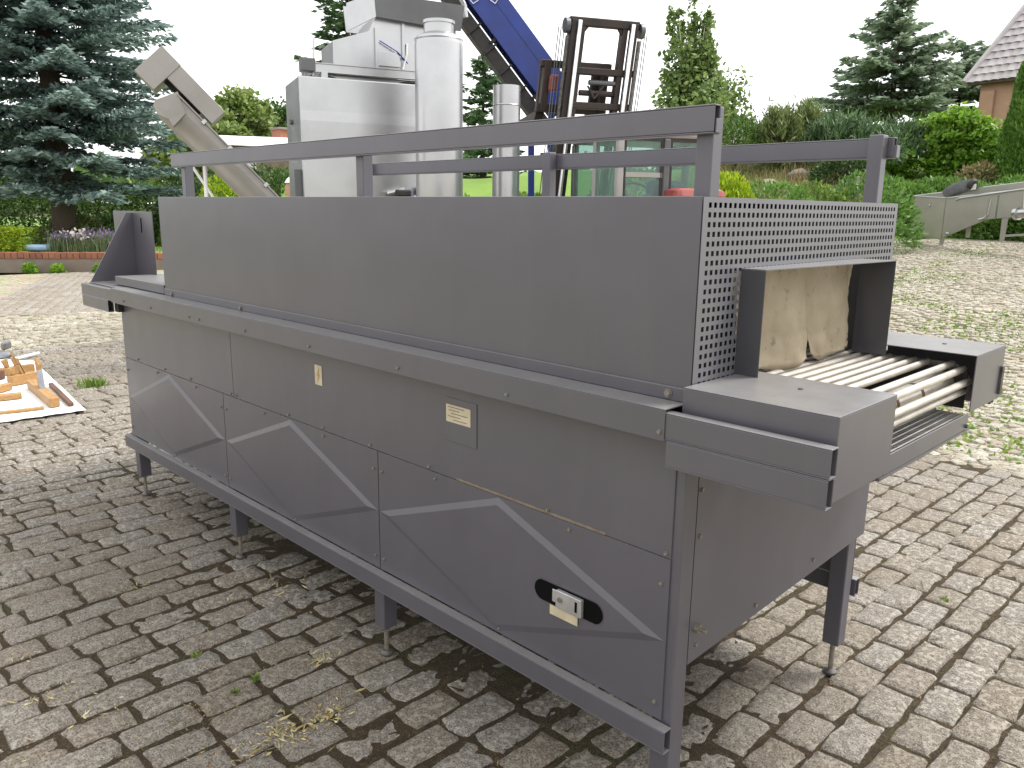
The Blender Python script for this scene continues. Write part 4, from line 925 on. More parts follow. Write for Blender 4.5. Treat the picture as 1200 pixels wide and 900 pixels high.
# ------------------------------------------------------------------ white sheet with old wooden tools
def G3(u, v, z=.012): p = gpt(u, v); return np.array([p[0], p[1], z])
cn_ = [G3(101, 483, 0), G3(46, 430, 0), G3(-30, 404, 0), G3(-190, 430, 0), G3(-190, 530, 0), G3(0, 498, 0)]
o_ = G3(0, 470, 0)
V = []; F = []; c0, c1_, c2, c3 = G3(101, 483), G3(40, 425), G3(-140, 412), G3(-160, 520); nn = 40
for i in range(nn):
    for j in range(nn):
        s, t = i/(nn-1), j/(nn-1); p = (c0*(1-s)+c3*s)*(1-t) + (c1_*(1-s)+c2*s)*t; p[2] = .010 + .006*abs(fbm(p[0], p[1], 3)) + (.012*abs(fbm(p[0], p[1], 6)) if min(s, t) < .06 else 0); V.append(p)
F = [(i*nn+j, (i+1)*nn+j, (i+1)*nn+j+1, i*nn+j+1) for i in range(nn-1) for j in range(nn-1)]
sh = link('white_sheet', np_mesh('white_sheet', V, F, True), M['cloth']); tag(sh, 'white sheet spread on the paving under old wooden tools', 'sheet')
m_ = sh.modifiers.new('thick', 'SOLIDIFY'); m_.thickness = .004
def seg(u0, v0, u1, v1, z=.02): return G3(u0, v0, z), G3(u1, v1, z)
def bar(name, p, q, w, h, mat, label, cat='tool', extra=None, bevel=.006):
    d = q-p; L = np.linalg.norm(d); d = d/L; s = np.cross(Zv, d); s /= np.linalg.norm(s); c = (p+q)/2 + Zv*(h/2)
    root = empty(name, (c[0], c[1], .018), label, cat)
    MB().obox(c, d*L/2, s*w/2, Zv*h/2).build('body', mat, root, bevel)
    if extra: extra(root, c, d, s, L, h)
    return root
def plane_top(root, c, d, s, L, h, iron=True):
    t = c+Zv*(h/2); e = -d*.35+Zv*.94
    MB().obox(t+e*.07+d*.02, s*.022, e*.085, np.cross(s, e)*.003).build('iron', M['iron'] if iron else M['wood'], root, .002)
    MB().obox(t+e*.03-d*.0, s*.018, e*.055, np.cross(s, e)*.010).build('wedge', M['wood'], root, .003)
    MB().prism([t-d*.10*1-s*.012, t-d*.06-s*.012, t-d*.07+Zv*.08-s*.012, t-d*.13+Zv*.07-s*.012], s*.024).build('handle', M['wood'], root, .008)
bar('wood_plane', *seg(38, 457, 65, 480), .075, .075, M['wood'], 'wooden plane with upright grey blade on the sheet corner', 'plane', plane_top)
bar('wood_bar', *seg(60, 455, 84, 479), .04, .03, M['wood_dark'], 'dark worn wooden bar at the sheet edge beside the plane', 'wood bar')
bar('wood_plank', *seg(-25, 491, 52, 482), .05, .018, M['wood'], 'thin pale plank lying along the near edge of the sheet', 'plank', None, .002)
bar('wood_plane', *seg(12, 455, 42, 449), .07, .09, M['wood'], 'light wooden block plane with curved handle behind the bladed plane', 'plane', lambda *a: plane_top(*a, iron=False))
bar('wood_block', *seg(-12, 473, 26, 469), .08, .045, M['wood'], 'flat wooden block lying on the open part of the sheet', 'wood block')
bar('wood_block', *seg(-6, 464, 12, 459), .06, .06, M['wood'], 'stubby wooden block between plane and flat block', 'wood block')
bar('wood_plane', *seg(0, 443, 40, 437), .06, .07, M['wood'], 'long wooden plane lying at the back among the tools', 'plane', lambda *a: plane_top(*a, iron=False))
bar('wood_plane', *seg(-14, 450, 4, 446), .06, .08, M['wood_dark'], 'dark wooden plane standing beside the long plane', 'plane', lambda *a: plane_top(*a, iron=False))
bar('steel_tool', *seg(-20, 424, 15, 421), .10, .07, M['iron'], 'grey metal tool with black end at the back of the sheet', 'tool', None, .03)
bar('steel_tool', *seg(4, 413, 12, 410), .05, .09, M['iron'], 'small upright metal tool behind the grey one', 'tool', None, .02)
bar('wood_rod', *seg(18, 424, 46, 417), .03, .025, M['flower_white'] if False else M['white'], 'pale rod lying across the far corner of the sheet', 'rod')
p = G3(43, 441, .02); hb = empty('wood_horn', p, 'small upright wooden horn handle at the far edge of the tools', 'handle'); MB().prism([p, p+np.array([.05,0,0]), p+np.array([.045,.0,.10]), p+np.array([-.02,0,.16]), p+np.array([-.03,0,.14])], (0,.04,0)).build('body', M['wood'], hb, .01)

# ------------------------------------------------------------------ vegetation
def leaves(C, size, mat, name, parent, aspect=.45, flat=.35, dirs=None, jit=1.0):
    "rhombic leaves or sprays at centres C; dirs gives the growing direction"
    C = np.asarray(C, float); k = len(C); sz = size*rng.uniform(.6, 1.35, k)
    d = rng.normal(0, 1, (k, 3)); d[:, 2] *= 1-flat
    if dirs is not None: d = np.asarray(dirs) + d*.35*jit
    d /= np.linalg.norm(d, axis=1)[:, None]+1e-9
    q = rng.normal(0, 1, (k, 3)); q[:, 2] *= 1-flat; s = np.cross(d, np.cross(q, d)); s /= np.linalg.norm(s, axis=1)[:, None]+1e-9
    d *= sz[:, None]*.5; s *= (sz*aspect*.5)[:, None]
    V = np.stack([C-d, C+s-d*.1, C+d, C-s-d*.1], 1).reshape(-1, 3); b0 = np.arange(k)*4
    return link(name, np_mesh(name, V, np.stack([b0, b0+1, b0+2, b0+3], 1)), M[mat], parent)
def gspot(u, D, dz=0.):
    p = at(u, 300, D); return np.array([p[0], p[1], gz(p)+dz])
def zat(u, v, D): return at(u, v, D)[2]

def spruce(name, base, H, Rm, mat, label, crown0=.8, whorl=.42, nb=7, twig=.2, unit=.11, size=.24, seed=1, trunk_r=.2, bark='bark', droop=.28, zfull=None, shape=.85, group=None, gap=0.):
    rr = np.random.default_rng(seed); t = empty(name, base, label, 'spruce tree', group)
    mb = MB(); mb.cyl(base-Zv*.1, base+Zv*H*.5, trunk_r, trunk_r*.55, 12); mb.cyl(base+Zv*H*.5, base+Zv*H, trunk_r*.55, .02, 10)
    mb.build('trunk', M[bark], t, smooth=True)
    Cs, Ds = [], []; bm = MB(); z = crown0; i = 0
    while z < H-.15:
        f = (z-crown0)/(H-crown0); coarse = 1.0 if zfull is None or z < zfull else 2.2
        for k in range(max(4, int(nb*(1-.3*f)))):
            if rr.random() < gap: continue
            a = 2*math.pi*(k+rr.uniform(-.3, .3))/nb + i*.9; L = (Rm*(1-f)**shape+.12)*rr.uniform(.72, 1.12)
            if f < .08: L *= .82
            dr = np.array([math.cos(a), math.sin(a), 0]); sd = np.array([-dr[1], dr[0], 0]); zz = z+rr.uniform(-.15, .15)
            rise = .25*f; pts = []
            nseg = 8
            for j in range(nseg+1):
                s = j/nseg; pts.append(base + dr*L*s*.97 + Zv*(zz + L*(rise*s - droop*(1-f*.8)*s*(1.25-.75*s)) + .06*s*s))
            for j in range(nseg-1):
                r0 = .03*(1-j/nseg)*min(1, L/2)+.006
                bm.cyl(pts[j], pts[j+1], r0, r0*.8, 4, False)
            s = .14
            while s < 1:
                p = base + dr*L*s*.97 + Zv*(zz + L*(rise*s - droop*(1-f*.8)*s*(1.25-.75*s)) + .06*s*s)
                tl = (.34*L*(1-s)**.8 + .16)*rr.uniform(.7, 1.15)
                for sg in (-1, 1):
                    td = dr*.75 + sd*sg*.85 + Zv*(-.12+rr.uniform(-.15, .15)); td /= np.linalg.norm(td); m = max(2, int(tl/(unit*coarse)))
                    for q in range(m):
                        w = (q+.5)/m; pp = p + td*tl*w - Zv*.10*tl*w*w
                        for _ in range(2): Cs.append(pp + rr.normal(0, .035, 3)); Ds.append(td + Zv*rr.uniform(-.35, .45))
                for _ in range(2): Cs.append(p+rr.normal(0, .03, 3)+Zv*.03); Ds.append(dr)
                s += twig*coarse/L*rr.uniform(.8, 1.2)
        z += whorl*coarse*.85*(1-.35*f); i += 1
    for _ in range(30): Cs.append(base+Zv*(H-rr.uniform(0, .5))+rr.normal(0, .05, 3)); Ds.append(Zv*1.0+rr.normal(0, .3, 3))
    tag(bm.build('branches', M[bark], t), kind='stuff'); leaves(Cs, size, mat, 'needles', t, .34, .3, Ds, .6); return t

def broad(name, base, lobes, n, size, mat, label, cat='tree', trunk_h=None, trunk_r=.15, bark='bark', seed=3, group=None, hang=0., shell=.55):
    "crown of many leaf faces gathered in uneven clumps; lobes = (offset, radii)"
    rr = np.random.default_rng(seed); t = empty(name, base, label, cat, group); Cs = []
    mb = MB(); cent = np.mean([np.array(o) for o, _ in lobes], 0)
    if trunk_h is None: trunk_h = cent[2]
    mb.cyl(base-Zv*.1, base+np.array([cent[0]*.4, cent[1]*.4, trunk_h]), trunk_r, trunk_r*.5, 10)
    for o, r_ in lobes:
        e = base+np.array(o); s = base+np.array([cent[0]*.3, cent[1]*.3, trunk_h*.7]); mb.cyl(s, e, trunk_r*.32, trunk_r*.06, 6)
    mb.build('trunk', M[bark], t, smooth=True)
    vol = np.array([r_[0]*r_[1]*r_[2] for _, r_ in lobes])**.75; vol /= vol.sum()
    for (o, r_), w in zip(lobes, vol):
        k = int(n*w); nc = max(5, k//55); dirs = rr.normal(0, 1, (nc, 3)); dirs /= np.linalg.norm(dirs, axis=1)[:, None]
        rad = rr.uniform(shell, 1.06, nc)**.8; cc = dirs*rad[:, None]*np.array(r_)
        idx = rr.integers(0, nc, k); cs = rr.uniform(.10, .24, nc)
        P = cc[idx] + rr.normal(0, 1, (k, 3))*(cs[idx][:, None]*np.array(r_))
        if hang: P[:, 2] -= np.abs(rr.normal(0, hang, k))
        Cs.append(base + np.array(o) + P)
    leaves(np.concatenate(Cs), size, mat, 'crown', t, .6, .2, None); return t

def shrub(name, base, radii, n, size, mat, label, cat='shrub', seed=5, group=None, dirs_up=False, lumps=14, part_name='foliage'):
    rr = np.random.default_rng(seed); t = empty(name, base, label, cat, group)
    u = rr.normal(0, 1, (n, 3)); u[:, 2] = np.abs(u[:, 2]); u /= np.linalg.norm(u, axis=1)[:, None]
    ld = rr.normal(0, 1, (lumps, 3)); ld[:, 2] = np.abs(ld[:, 2])*.8; ld /= np.linalg.norm(ld, axis=1)[:, None]
    bump = np.max(np.clip((u @ ld.T - .80)/.2, 0, 1), axis=1); rad = (.80+.22*bump)*(1-np.abs(rr.normal(0, .10, n)))
    P = base + u*rad[:, None]*np.array(radii)
    d = u*np.array([1, 1, 1]) + (Zv*1.2 if dirs_up else 0)
    leaves(P, size, mat, part_name, t, .42, .1, d, 1.3)
    st = MB()
    for _ in range(5): st.cyl(base-Zv*.05, base+np.array(radii)*np.array([rr.uniform(-.5, .5), rr.uniform(-.5, .5), .7]), .03, .01, 5)
    st.build('stems', M['bark'], t); return t
def hedge(name, p0, p1, w, h, n, size, mat, label, cat='hedge', seed=6, wob=.12, group=None):
    rr = np.random.default_rng(seed); p0, p1 = np.asarray(p0), np.asarray(p1); d = p1-p0; L = np.linalg.norm(d[:2]); s = np.array([-d[1], d[0], 0])/L
    t = empty(name, p0, label, cat, group); a = rr.uniform(0, 1, n); f = rr.choice(4, n, p=[.45, .15, .3, .1]); o = np.zeros((n, 2)); q = rr.uniform(0, 1, n)
    o[:, 0] = np.where(f == 0, -1, np.where(f == 1, 1, q*2-1)); o[:, 1] = np.where(f < 2, q, np.where(f == 2, 1, q))
    wob_ = np.array([1+wob*fbm(x*L, 0, .55)*1.8 + wob*fbm(x*L, 9, 1.9) for x in a]); o[:, 0] *= w/2; o[:, 1] *= h*wob_
    o[:, 0] += rr.normal(0, w*.10, n); o[:, 1] += -np.abs(rr.normal(0, h*.07, n))
    P = p0 + d*a[:, None] + s*o[:, :1] + Zv*np.maximum(o[:, 1:], .02)
    leaves(P, size, mat, 'foliage', t, .5, .15)
    st = MB()
    for k in range(int(L/.8)+1):
        b_ = p0+d*min(1, k*.8/L); st.cyl(b_-Zv*.05, b_+Zv*h*.7, .03, .015, 5)
    st.build('stems', M['bark'], t); return t

# raised bed on the left: rendered kerb wall capped with bricks on edge
LB = .45
A_, B_ = gpt(-120, 318), gpt(250, 318); A_[2] = B_[2] = 0
d_ = (B_-A_)/np.linalg.norm(B_-A_); s_ = np.array([-d_[1], d_[0], 0]); s_ = s_ if s_ @ (A_-CAM) > 0 else -s_; Lw = np.linalg.norm(B_-A_)
wall = empty('garden_wall', A_, 'low garden wall capped with red bricks before the lavender', 'wall')
MB().obox((A_+B_)/2+s_*.15+Zv*.13, d_*Lw/2, s_*.14, Zv*.17).build('plinth', M['render'], wall, .01)
nb_ = int(Lw/.135); bme = None
for k in range(nb_):
    c = A_+d_*(k+.5)*.135+s_*.14+Zv*(.372+rng.normal(0, .004))
    if bme is None: o0 = MB().obox((0, 0, 0), d_*.061, s_*.15, Zv*.07).build('brick', M['brick'], wall, .008); bme = o0.data; o0.location = c
    else:
        o = bpy.data.objects.new('brick', bme); COL.objects.link(o); adopt(o, wall); o.location = c; o.rotation_euler.z = rng.normal(0, .02)
# lawn behind it
V = []; F = []
for j in range(12):
    for i in range(30):
        p = A_-d_*14 + d_*(Lw+30)*i/29 + s_*(.2+j*j*.35); V.append((p[0], p[1], LB-.06+.10*fbm(p[0], p[1], .2)+.015*j))
F = [(j*30+i, j*30+i+1, (j+1)*30+i+1, (j+1)*30+i) for j in range(11) for i in range(29)]
lawn = link('lawn', np_mesh('lawn', V, F, True), M['lawn']); tag(lawn, kind='structure')
pts = []
while len(pts) < 9000:
    p = A_+d_*rng.uniform(-2, Lw+2)+s_*(.4+rng.gamma(1.5, 3)); pts.append((p[0], p[1], LB-.05+.10*fbm(p[0], p[1], .2)))
o = blades('lawn_grass', pts, .09, .02, M['grass'], lawn, .9); tag(o, kind='stuff')
def bedpt(u, back): # point on the bed behind the wall in photo column u
    g = gpt(u, 318); t = ((g-A_) @ d_); p = A_+d_*t+s_*back; p[2] = LB-.05; return p
# lavender and other bed plants
def lavender(u0, u1, label, seed, h=.40, back=.9):
    p0, p1 = bedpt(u0, back), bedpt(u1, back); t = empty('lavender', (p0+p1)/2, label, 'lavender')
    pts = [p0+(p1-p0)*rng.random()+s_*rng.normal(0, .22) for _ in range(2600)]
    blades('stalks', pts, h, .010, M['lav_leaf'], t, .5)
    fl = [p+Zv*h*rng.uniform(.7, 1.15)+rng.normal(0, .05, 3) for p in pts[:520]]
    tag(leaves(fl, .07, 'lav_flower', 'flowers', t, .35, 0, [Zv]*len(fl), .6), kind='stuff')
lavender(50, 92, 'grey green lavender clump with pale mauve spikes beside white blossoms', 1); lavender(92, 137, 'lavender clump with mauve spikes next to the oven guide plate', 2, .44)
p = bedpt(84, .6); t = empty('white_flowers', p, 'small cluster of pinkish white blossoms among the lavender', 'flowers'); leaves([p+Zv*rng.uniform(.40, .5)+rng.normal(0, .12, 3)*np.array([1, 1, .5]) for _ in range(60)], .09, 'flower_white', 'blossoms', t, .9); blades('stalks', [p+rng.normal(0, .08, 3)*np.array([1,1,0]) for _ in range(30)], .5, .008, M['lav_leaf'], t)
p0, p1 = bedpt(-60, .9), bedpt(24, .9); hedge('box_hedge', p0, p1, .8, .62, 5200, .075, 'leaf_lime', 'clipped yellow green box hedge at the bed corner', 'hedge', 11, .05)
p = bedpt(36, .8); MB().obox(p+Zv*.12, d_*.32, s_*.25, Zv*.07).build('basin', surf('pale_blue_plastic', (.30,.45,.62), None, .4), None, .05); bpy.data.objects['basin']['label'] = 'pale blue plastic basin on the bed beside the box hedge'; bpy.data.objects['basin']['category'] = 'basin'
for u, lb in ((36, 'low weed at the wall foot under the basin'), (68, 'broad leafy weed at the wall foot below the lavender'), (118, 'leafy weed at the wall foot near the guide plate')):
    p = gpt(u, 319); p[2] = 0; shrub('weed', p-s_*.02, (.30, .14, .22), 420, .10, 'leaf_maple', lb, 'weed', int(u))
# hedges and shrubs behind the spruce
hedge('garden_hedge', bedpt(-300, 8), bedpt(330, 11), 1.2, 2.1, 26000, .14, 'leaf_mid', 'long leafy green hedge behind the blue spruce trunk', 'hedge', 12, .25)
for u, b, r_, m_, lb, sd in ((16, 4.0, (1.1, 1.0, 1.0), 'pine_yellow', 'brownish green shrub left of the blue spruce trunk', 3), (45, 6.0, (.8, .8, .9), 'leaf_mid', 'round green shrub just left of the spruce trunk', 4), (110, 5.5, (.9, .9, .95), 'leaf_mid', 'dark green shrub right of the spruce trunk', 5), (175, 3.6, (.7, .7, .9), 'leaf_light', 'light green bush showing between guide plate and oven hood', 6), (150, 7, (1.2, 1.0, 1.2), 'leaf_dark', 'dark bush behind the guide plate', 8)):
    shrub('garden_shrub', bedpt(u, b), r_, 2600, .12, m_, lb, 'shrub', sd)

# the big blue spruce
p = at(76, 262, 25.5); p[2] = LB
spruce('blue_spruce', p, 15.5, 3.95, 'spruce_blue', 'big blue spruce with tiered drooping branches above the lavender bed', crown0=1.75, whorl=.47, nb=8, twig=.14, unit=.075, size=.21, seed=4, trunk_r=.33, droop=.16, zfull=8.2, shape=.62)

# far left: broadleaf trees, sheds, wires
def lob(k, spread, rr_, seed):
    r_ = np.random.default_rng(seed); return [((r_.normal(0, spread[0]), r_.normal(0, spread[0]), spread[1]+r_.uniform(-1, 1)*spread[2]), tuple(rr_*r_.uniform(.7, 1.15)*np.array([1, 1, .85]))) for _ in range(k)]
for u, D, zt_, sp, m_, lb, sd, n_ in ((293, 62, 101, 1.5, 'leaf_far', 'tall light green broadleaf tree beyond the screw conveyor', 1, 9000), (250, 55, 122, 1.3, 'leaf_far', 'yellowish round tree left of the tall light green one', 2, 6000), (328, 70, 118, 1.6, 'leaf_mid', 'darker green tree between the light tree and the steel tank', 3, 7000), (268, 48, 140, 1.0, 'leaf_far', 'small light green tree just behind the screw conveyor tube', 4, 5000), (225, 60, 140, 1.4, 'leaf_mid', 'green tree half hidden behind the blue spruce edge', 5, 5000)):
    b_ = gspot(u, D); zt2 = zat(u, zt_, D)-b_[2]; Rr_ = zt2*.30
    lb_ = lob(8, (Rr_*.55, zt2*.58, zt2*.2), Rr_*.62, sd) + [((0, 0, zt2-Rr_*.55), (Rr_*.6, Rr_*.6, Rr_*.5))]
    broad('broadleaf_tree', b_, lb_, int(n_*1.7), .36, m_, lb, 'tree', zt2*.5, .22, seed=sd)
def shed(name, u0, u1, vt, vb, D, roofm, wallm, label, cat='shed', rise=.3, depth=4.):
    a, b = at(u0, vt, D), at(u1, vt, D); zt_ = max(a[2], b[2]); zr = zat((u0+u1)/2, vb, D); r0, aw_ = lateral((u0+u1)/2); t = empty(name, (*((a+b)/2)[:2], gz((a+b)/2)), label, cat)
    a[2] = b[2] = 0; z0 = gz(a)-.1; W_ = np.linalg.norm(b-a)/2; d1 = (b-a)/(2*W_); d2 = np.array([-d1[1], d1[0], 0]); d2 = d2 if d2 @ aw_ > 0 else -d2
    c = (a+b)/2+d2*depth/2
    MB().obox(c+Zv*(z0+zr)/2, d1*W_*.97, d2*depth*.48, Zv*(zr-z0)/2).build('wall', wallm, t)
    MB().prism([c-d1*W_-d2*(depth/2+.2)+Zv*zr, c-d1*W_+d2*(depth/2+.2)+Zv*zr, c-d1*W_+Zv*zt_], d1*2*W_).build('roof', roofm, t); return t
shed('garden_shed', 232, 352, 158, 171, 40, M['whiteroof'], M['shedwood'], 'low shed with white sheet roof beyond the screw conveyor')
shed('brick_shed', 252, 300, 184, 198, 33, M['greyroof'], M['shedwood'], 'small brown shed below the white roof behind the screw conveyor', depth=2.5)
p0 = at(332, 172, 44); ch = empty('chimney', (p0[0], p0[1], gz(p0)), 'pinkish brick chimney stack beside the steel tank', 'chimney'); z1_ = zat(332, 153, 44)
MB().box(p0[0]-.4, p0[0]+.4, p0[1]-.4, p0[1]+.4, gz(p0), z1_).build('stack', M['brick'], ch, .02); MB().box(p0[0]-.46, p0[0]+.46, p0[1]-.46, p0[1]+.46, z1_, z1_+.12).build('cap', M['render'], ch, .02)
for k, (va, vb) in enumerate(((124, 140), (131, 146))):
    a, b = at(150, va-14, 52), at(420, vb+6, 46); pts = [a+(b-a)*t_-Zv*.9*4*t_*(1-t_)*.5 for t_ in np.linspace(0, 1, 14)]
    o = MB().path(pts, .012, 5).build('power_line', M['rubber'], None); tag(o, 'thin %s overhead wire of the pair crossing before the light green trees' % ('upper', 'lower')[k], 'wire', 'overhead wires')
for u, D, r_, m_, lb, sd in ((268, 24, (1.1, .9, zat(268, 200, 24)-.4), 'leaf_lime', 'bright yellow green bush under the screw conveyor', 21), (325, 27, (1.5, 1.2, zat(325, 190, 27)-.4), 'leaf_mid', 'green bush between screw conveyor and steel tank', 22), (225, 27, (1.4, 1.2, zat(225, 205, 27)-.4), 'leaf_dark', 'dark bush behind the white prop of the screw conveyor', 23)):
    shrub('garden_shrub', gspot(u, D, .3), r_, 3000, .13, m_, lb, 'shrub', sd)
p = gspot(344, 14); zz = zat(344, 224, 14); t = empty('garden_figure', p, 'small terracotta garden figure beside the tank post', 'ornament')
MB().lathe([(0, 0), (.10, 0), (.10, zz-p[2]-.22), (.05, zz-p[2]-.12), (.09, zz-p[2]-.02), (.085, zz-p[2]+.08), (.04, zz-p[2]+.16), (0, zz-p[2]+.17)], p, 14).build('body', M['terracotta'], t, smooth=True)
MB().lathe([(0, zz-p[2]+.15), (.095, zz-p[2]+.13), (.06, zz-p[2]+.19), (0, zz-p[2]+.24)], p, 14).build('hat', M['white'], t, smooth=True)

# trees behind the machines
b_ = gspot(415, 30); spruce('dark_spruce', b_, zat(412, -75, 30)-b_[2], 2.6, 'spruce_green', 'green spruce rising behind the feed hopper', 1.0, .5, 7, .24, .14, .32, 8, .2, shape=.75)
b_ = gspot(565, 30); spruce('dark_spruce', b_, zat(565, 64, 30)-b_[2], 2.0, 'spruce_green', 'small dark spruce between the vessel and the duct', .6, .45, 7, .24, .14, .30, 9, .15, shape=.8)
b_ = gspot(800, 32); zt2 = zat(792, -14, 32)-b_[2]; r0, a0 = lateral(800)
lb_ = []; r_ = np.random.default_rng(2)
for k in range(16):
    f = k/15; w_ = (2.0*(1-f)**.75+.3); z_ = zt2*(.34+.62*f); off = r0*r_.normal(0, w_*.42)+a0*r_.normal(0, w_*.4)+r0*(.1-.45*f); lb_.append(((off[0], off[1], z_), (w_*.55, w_*.55, w_*.75+.2)))
lb_ += [((*(r0*1.2)[:2], zt2*.50), (.6, .6, .8)), ((*(-r0*1.2)[:2], zt2*.46), (.6, .6, .8)), ((*(-r0*.75)[:2], zt2*.66), (.45, .45, .5))]
broad('birch_tree', b_, lb_, 17000, .21, 'birch_leaf', 'weeping birch with pale airy foliage behind the guard rail', 'birch tree', zt2*.62, .13, 'birch', 12, None, .30, .1)

# garden bank behind the forklift and along the right
for u, D, r_, m_, lb, sd in ((556, 19, (1.3, 1.1, 1.25), 'leaf_light', 'leafy light bush between vessel and duct', 31), (520, 21, (1.6, 1.2, 1.4), 'leaf_mid', 'green bush behind the polished vessel', 32), (625, 21, (1.7, 1.2, 1.5), 'leaf_light', 'light leafy bush behind the blue conveyor legs', 33), (672, 19, (1.2, 1.0, 1.2), 'leaf_lime', 'yellow green bush behind the guard rail post', 34), (735, 22, (1.8, 1.2, 1.6), 'leaf_mid', 'green bush behind the forklift cab', 35), (590, 17, (.9, .8, .9), 'grass', 'low grassy clump at the duct foot', 36), (460, 20, (1.6, 1.2, 1.4), 'leaf_mid', 'green bush behind the steel tank end', 37)):
    b_ = at(u, 240, D); b_[2] = gz(b_)-.1+min(1, max(0, (D-19.5)/1.5)/5)*1.9; shrub('garden_shrub', b_, r_, 3200, .12, m_, lb, 'shrub', sd)
p_ = gspot(853, 17.5); shrub('globe_thuja', p_, (1.05, 1.05, zat(848, 191, 17.5)-p_[2]), 9000, .10, 'leaf_lime', 'round bright yellow green globe thuja right of the rail post', 'thuja', 41, None, True)
p_ = gspot(806, 19); shrub('globe_thuja', p_, (.75, .75, zat(806, 194, 19)-p_[2]), 6000, .10, 'leaf_lime', 'bright yellow green globe thuja left of the rail post', 'thuja', 42, None, True)
# bank: a soil slope with stones
bk = []; 
for j in range(14):
    for i in range(40):
        u = 330+ (1330-330)*i/39; D = 19.5 + min(1, max(0, (u-1010)/50))*3.6 + j*1.5; p = at(u, 240, D); z = gz(p)-.1 + min(1, j/5)*1.9 + .18*fbm(p[0], p[1], .6)*min(1, j/2); bk.append((p[0], p[1], z))
bank = link('garden_bank', np_mesh('garden_bank', bk, [(j*40+i, j*40+i+1, (j+1)*40+i+1, (j+1)*40+i) for j in range(13) for i in range(39)], True), M['lawn']); tag(bank, kind='structure')
def bankpt(u, D):
    p = at(u, 240, D); j = (D-19.5-min(1, max(0, (u-1010)/50))*3.6)/1.5; return np.array([p[0], p[1], gz(p)-.1+min(1, max(0, j)/5)*1.9])
pts = []
for _ in range(9000):
    u, D = rng.uniform(830, 1015), rng.uniform(20, 32); pts.append(bankpt(u, D)+rng.normal(0, .05, 3))
o = blades('dry_bank_grass', pts, .30, .016, M['drygrass'], bank, .8); tag(o, kind='stuff')
rk = np.random.default_rng(5)
RL = ('flat pale rock lowest in the dry bank, beside the globe thuja', 'small pale rock just right of the flat one by the globe thuja', 'broad rock in the middle of the dry bank below the young pines', 'low rock right of the broad middle rock', 'big rock under the second young pine', 'small rock half in dry grass right of the big rock', 'pale rock at the foot of the dark pine shrub', 'high rock at the top of the bank behind the broad one', 'upper rock behind the globe thuja side stones', 'topmost big rock below the dark pine shrub', 'rock between the dark pine shrub and the upright stone', 'rock beside the upright pale stone block')
for k, (u, D, sz) in enumerate(((868, 23, .34), (885, 24, .36), (900, 25, .5), (918, 24.5, .4), (932, 26, .45), (948, 25, .36), (962, 24, .42), (905, 27.5, .5), (880, 27, .42), (940, 28.5, .5), (985, 26, .4), (1003, 24.5, .42))):
    sz *= .8; p = bankpt(u, D)+Zv*.04; dirs = rk.normal(0, 1, (26, 3)); dirs /= np.linalg.norm(dirs, axis=1)[:, None]
    import bmesh
    bmh = bmesh.new()
    for q in dirs: bmh.verts.new(p + q*sz*np.array([1.1, .9, .62])*rk.uniform(.8, 1.05))
    bmesh.ops.convex_hull(bmh, input=bmh.verts); me = bpy.data.meshes.new('rock'); bmh.to_mesh(me); bmh.free(); o = link('rock', me, M['rock'])
    tag(o, RL[k], 'rock', 'rocks of the rock garden')
p = bankpt(1002, 23); t = MB().obox(p+Zv*.45, lateral(1002)[0]*.11, lateral(1002)[1]*.10, Zv*.35).build('milestone', M['rock'], None, .05); tag(t, 'upright pale stone block beside the dry bank', 'stone')
# pines and shrubs on the bank
def pine(u, D, vt, w, m_, lb, sd, n_=4200):
    b_ = bankpt(u, D); H = zat(u, vt, D)-b_[2]; rr = np.random.default_rng(sd); t = empty('pine_shrub', b_, lb, 'pine'); Cs, Ds = [], []; bm = MB(); bm.cyl(b_-Zv*.2, b_+Zv*H*.9, .09, .02, 7)
    for k in range(int(n_/60)):
        z = H*rr.uniform(.18, .98); a = rr.uniform(0, 6.28); r_ = w*(1-(z/H)**2.2*.8)*rr.uniform(.3, 1.0); tip = b_+np.array([math.cos(a)*r_, math.sin(a)*r_, z+rr.uniform(.0, .35)]); bm.cyl(b_+Zv*z*.85, tip, .02, .006, 4)
        for q in range(60): s = rr.uniform(.0, .35); Cs.append(tip-Zv*s*.9+rr.normal(0, .11, 3)); Ds.append(Zv*1.1+rr.normal(0, .5, 3)+np.array([math.cos(a), math.sin(a), 0])*.4)
    bm.build('trunk', M['bark'], t); leaves(Cs, .24, m_, 'needles', t, .16, .1, Ds, .8); return t
pine(905, 27, 130, 1.0, 'pine_yellow', 'yellowish young pine with candle shoots behind the rail, next to the globe thuja', 51); pine(940, 28, 128, 1.1, 'pine_yellow', 'young pine with upright shoots right of the first pine', 52); pine(972, 27, 142, 1.3, 'spruce_green', 'dark green pine shrub in front of the tall silvery spruce', 53); pine(1003, 27, 148, 1.3, 'spruce_green', 'dark low conifer behind the rail end post', 54); pine(880, 33, 150, 1.1, 'leaf_mid', 'green conifer behind the young pines', 55); pine(1038, 29, 150, 1.5, 'spruce_green', 'dark conifer shrub left of the maple bush', 56)
for u, D, r_, m_, lb, sd in ((897, 19.6, (1.7, .9, zat(900, 219, 19.6)-.35), 'juniper', 'low green ground cover mound beside the globe thuja', 61), (955, 20, (1.3, .8, zat(955, 224, 20)-.5), 'leaf_light', 'low yellow green mound in the dry bank', 62), (1005, 20.3, (1.5, .8, zat(1010, 218, 20.3)-.5), 'juniper', 'low juniper mound behind the rail end post', 63), (988, 25, (1.0, .9, 1.0), 'leaf_dark', 'dark round shrub on the dry bank', 64), (855, 27, (1.5, 1.2, 1.7), 'leaf_mid', 'green bush on the bank behind the globe thuja', 65)):
    shrub('garden_shrub', bankpt(u, D), r_, 3200, .12, m_, lb, 'shrub', sd)
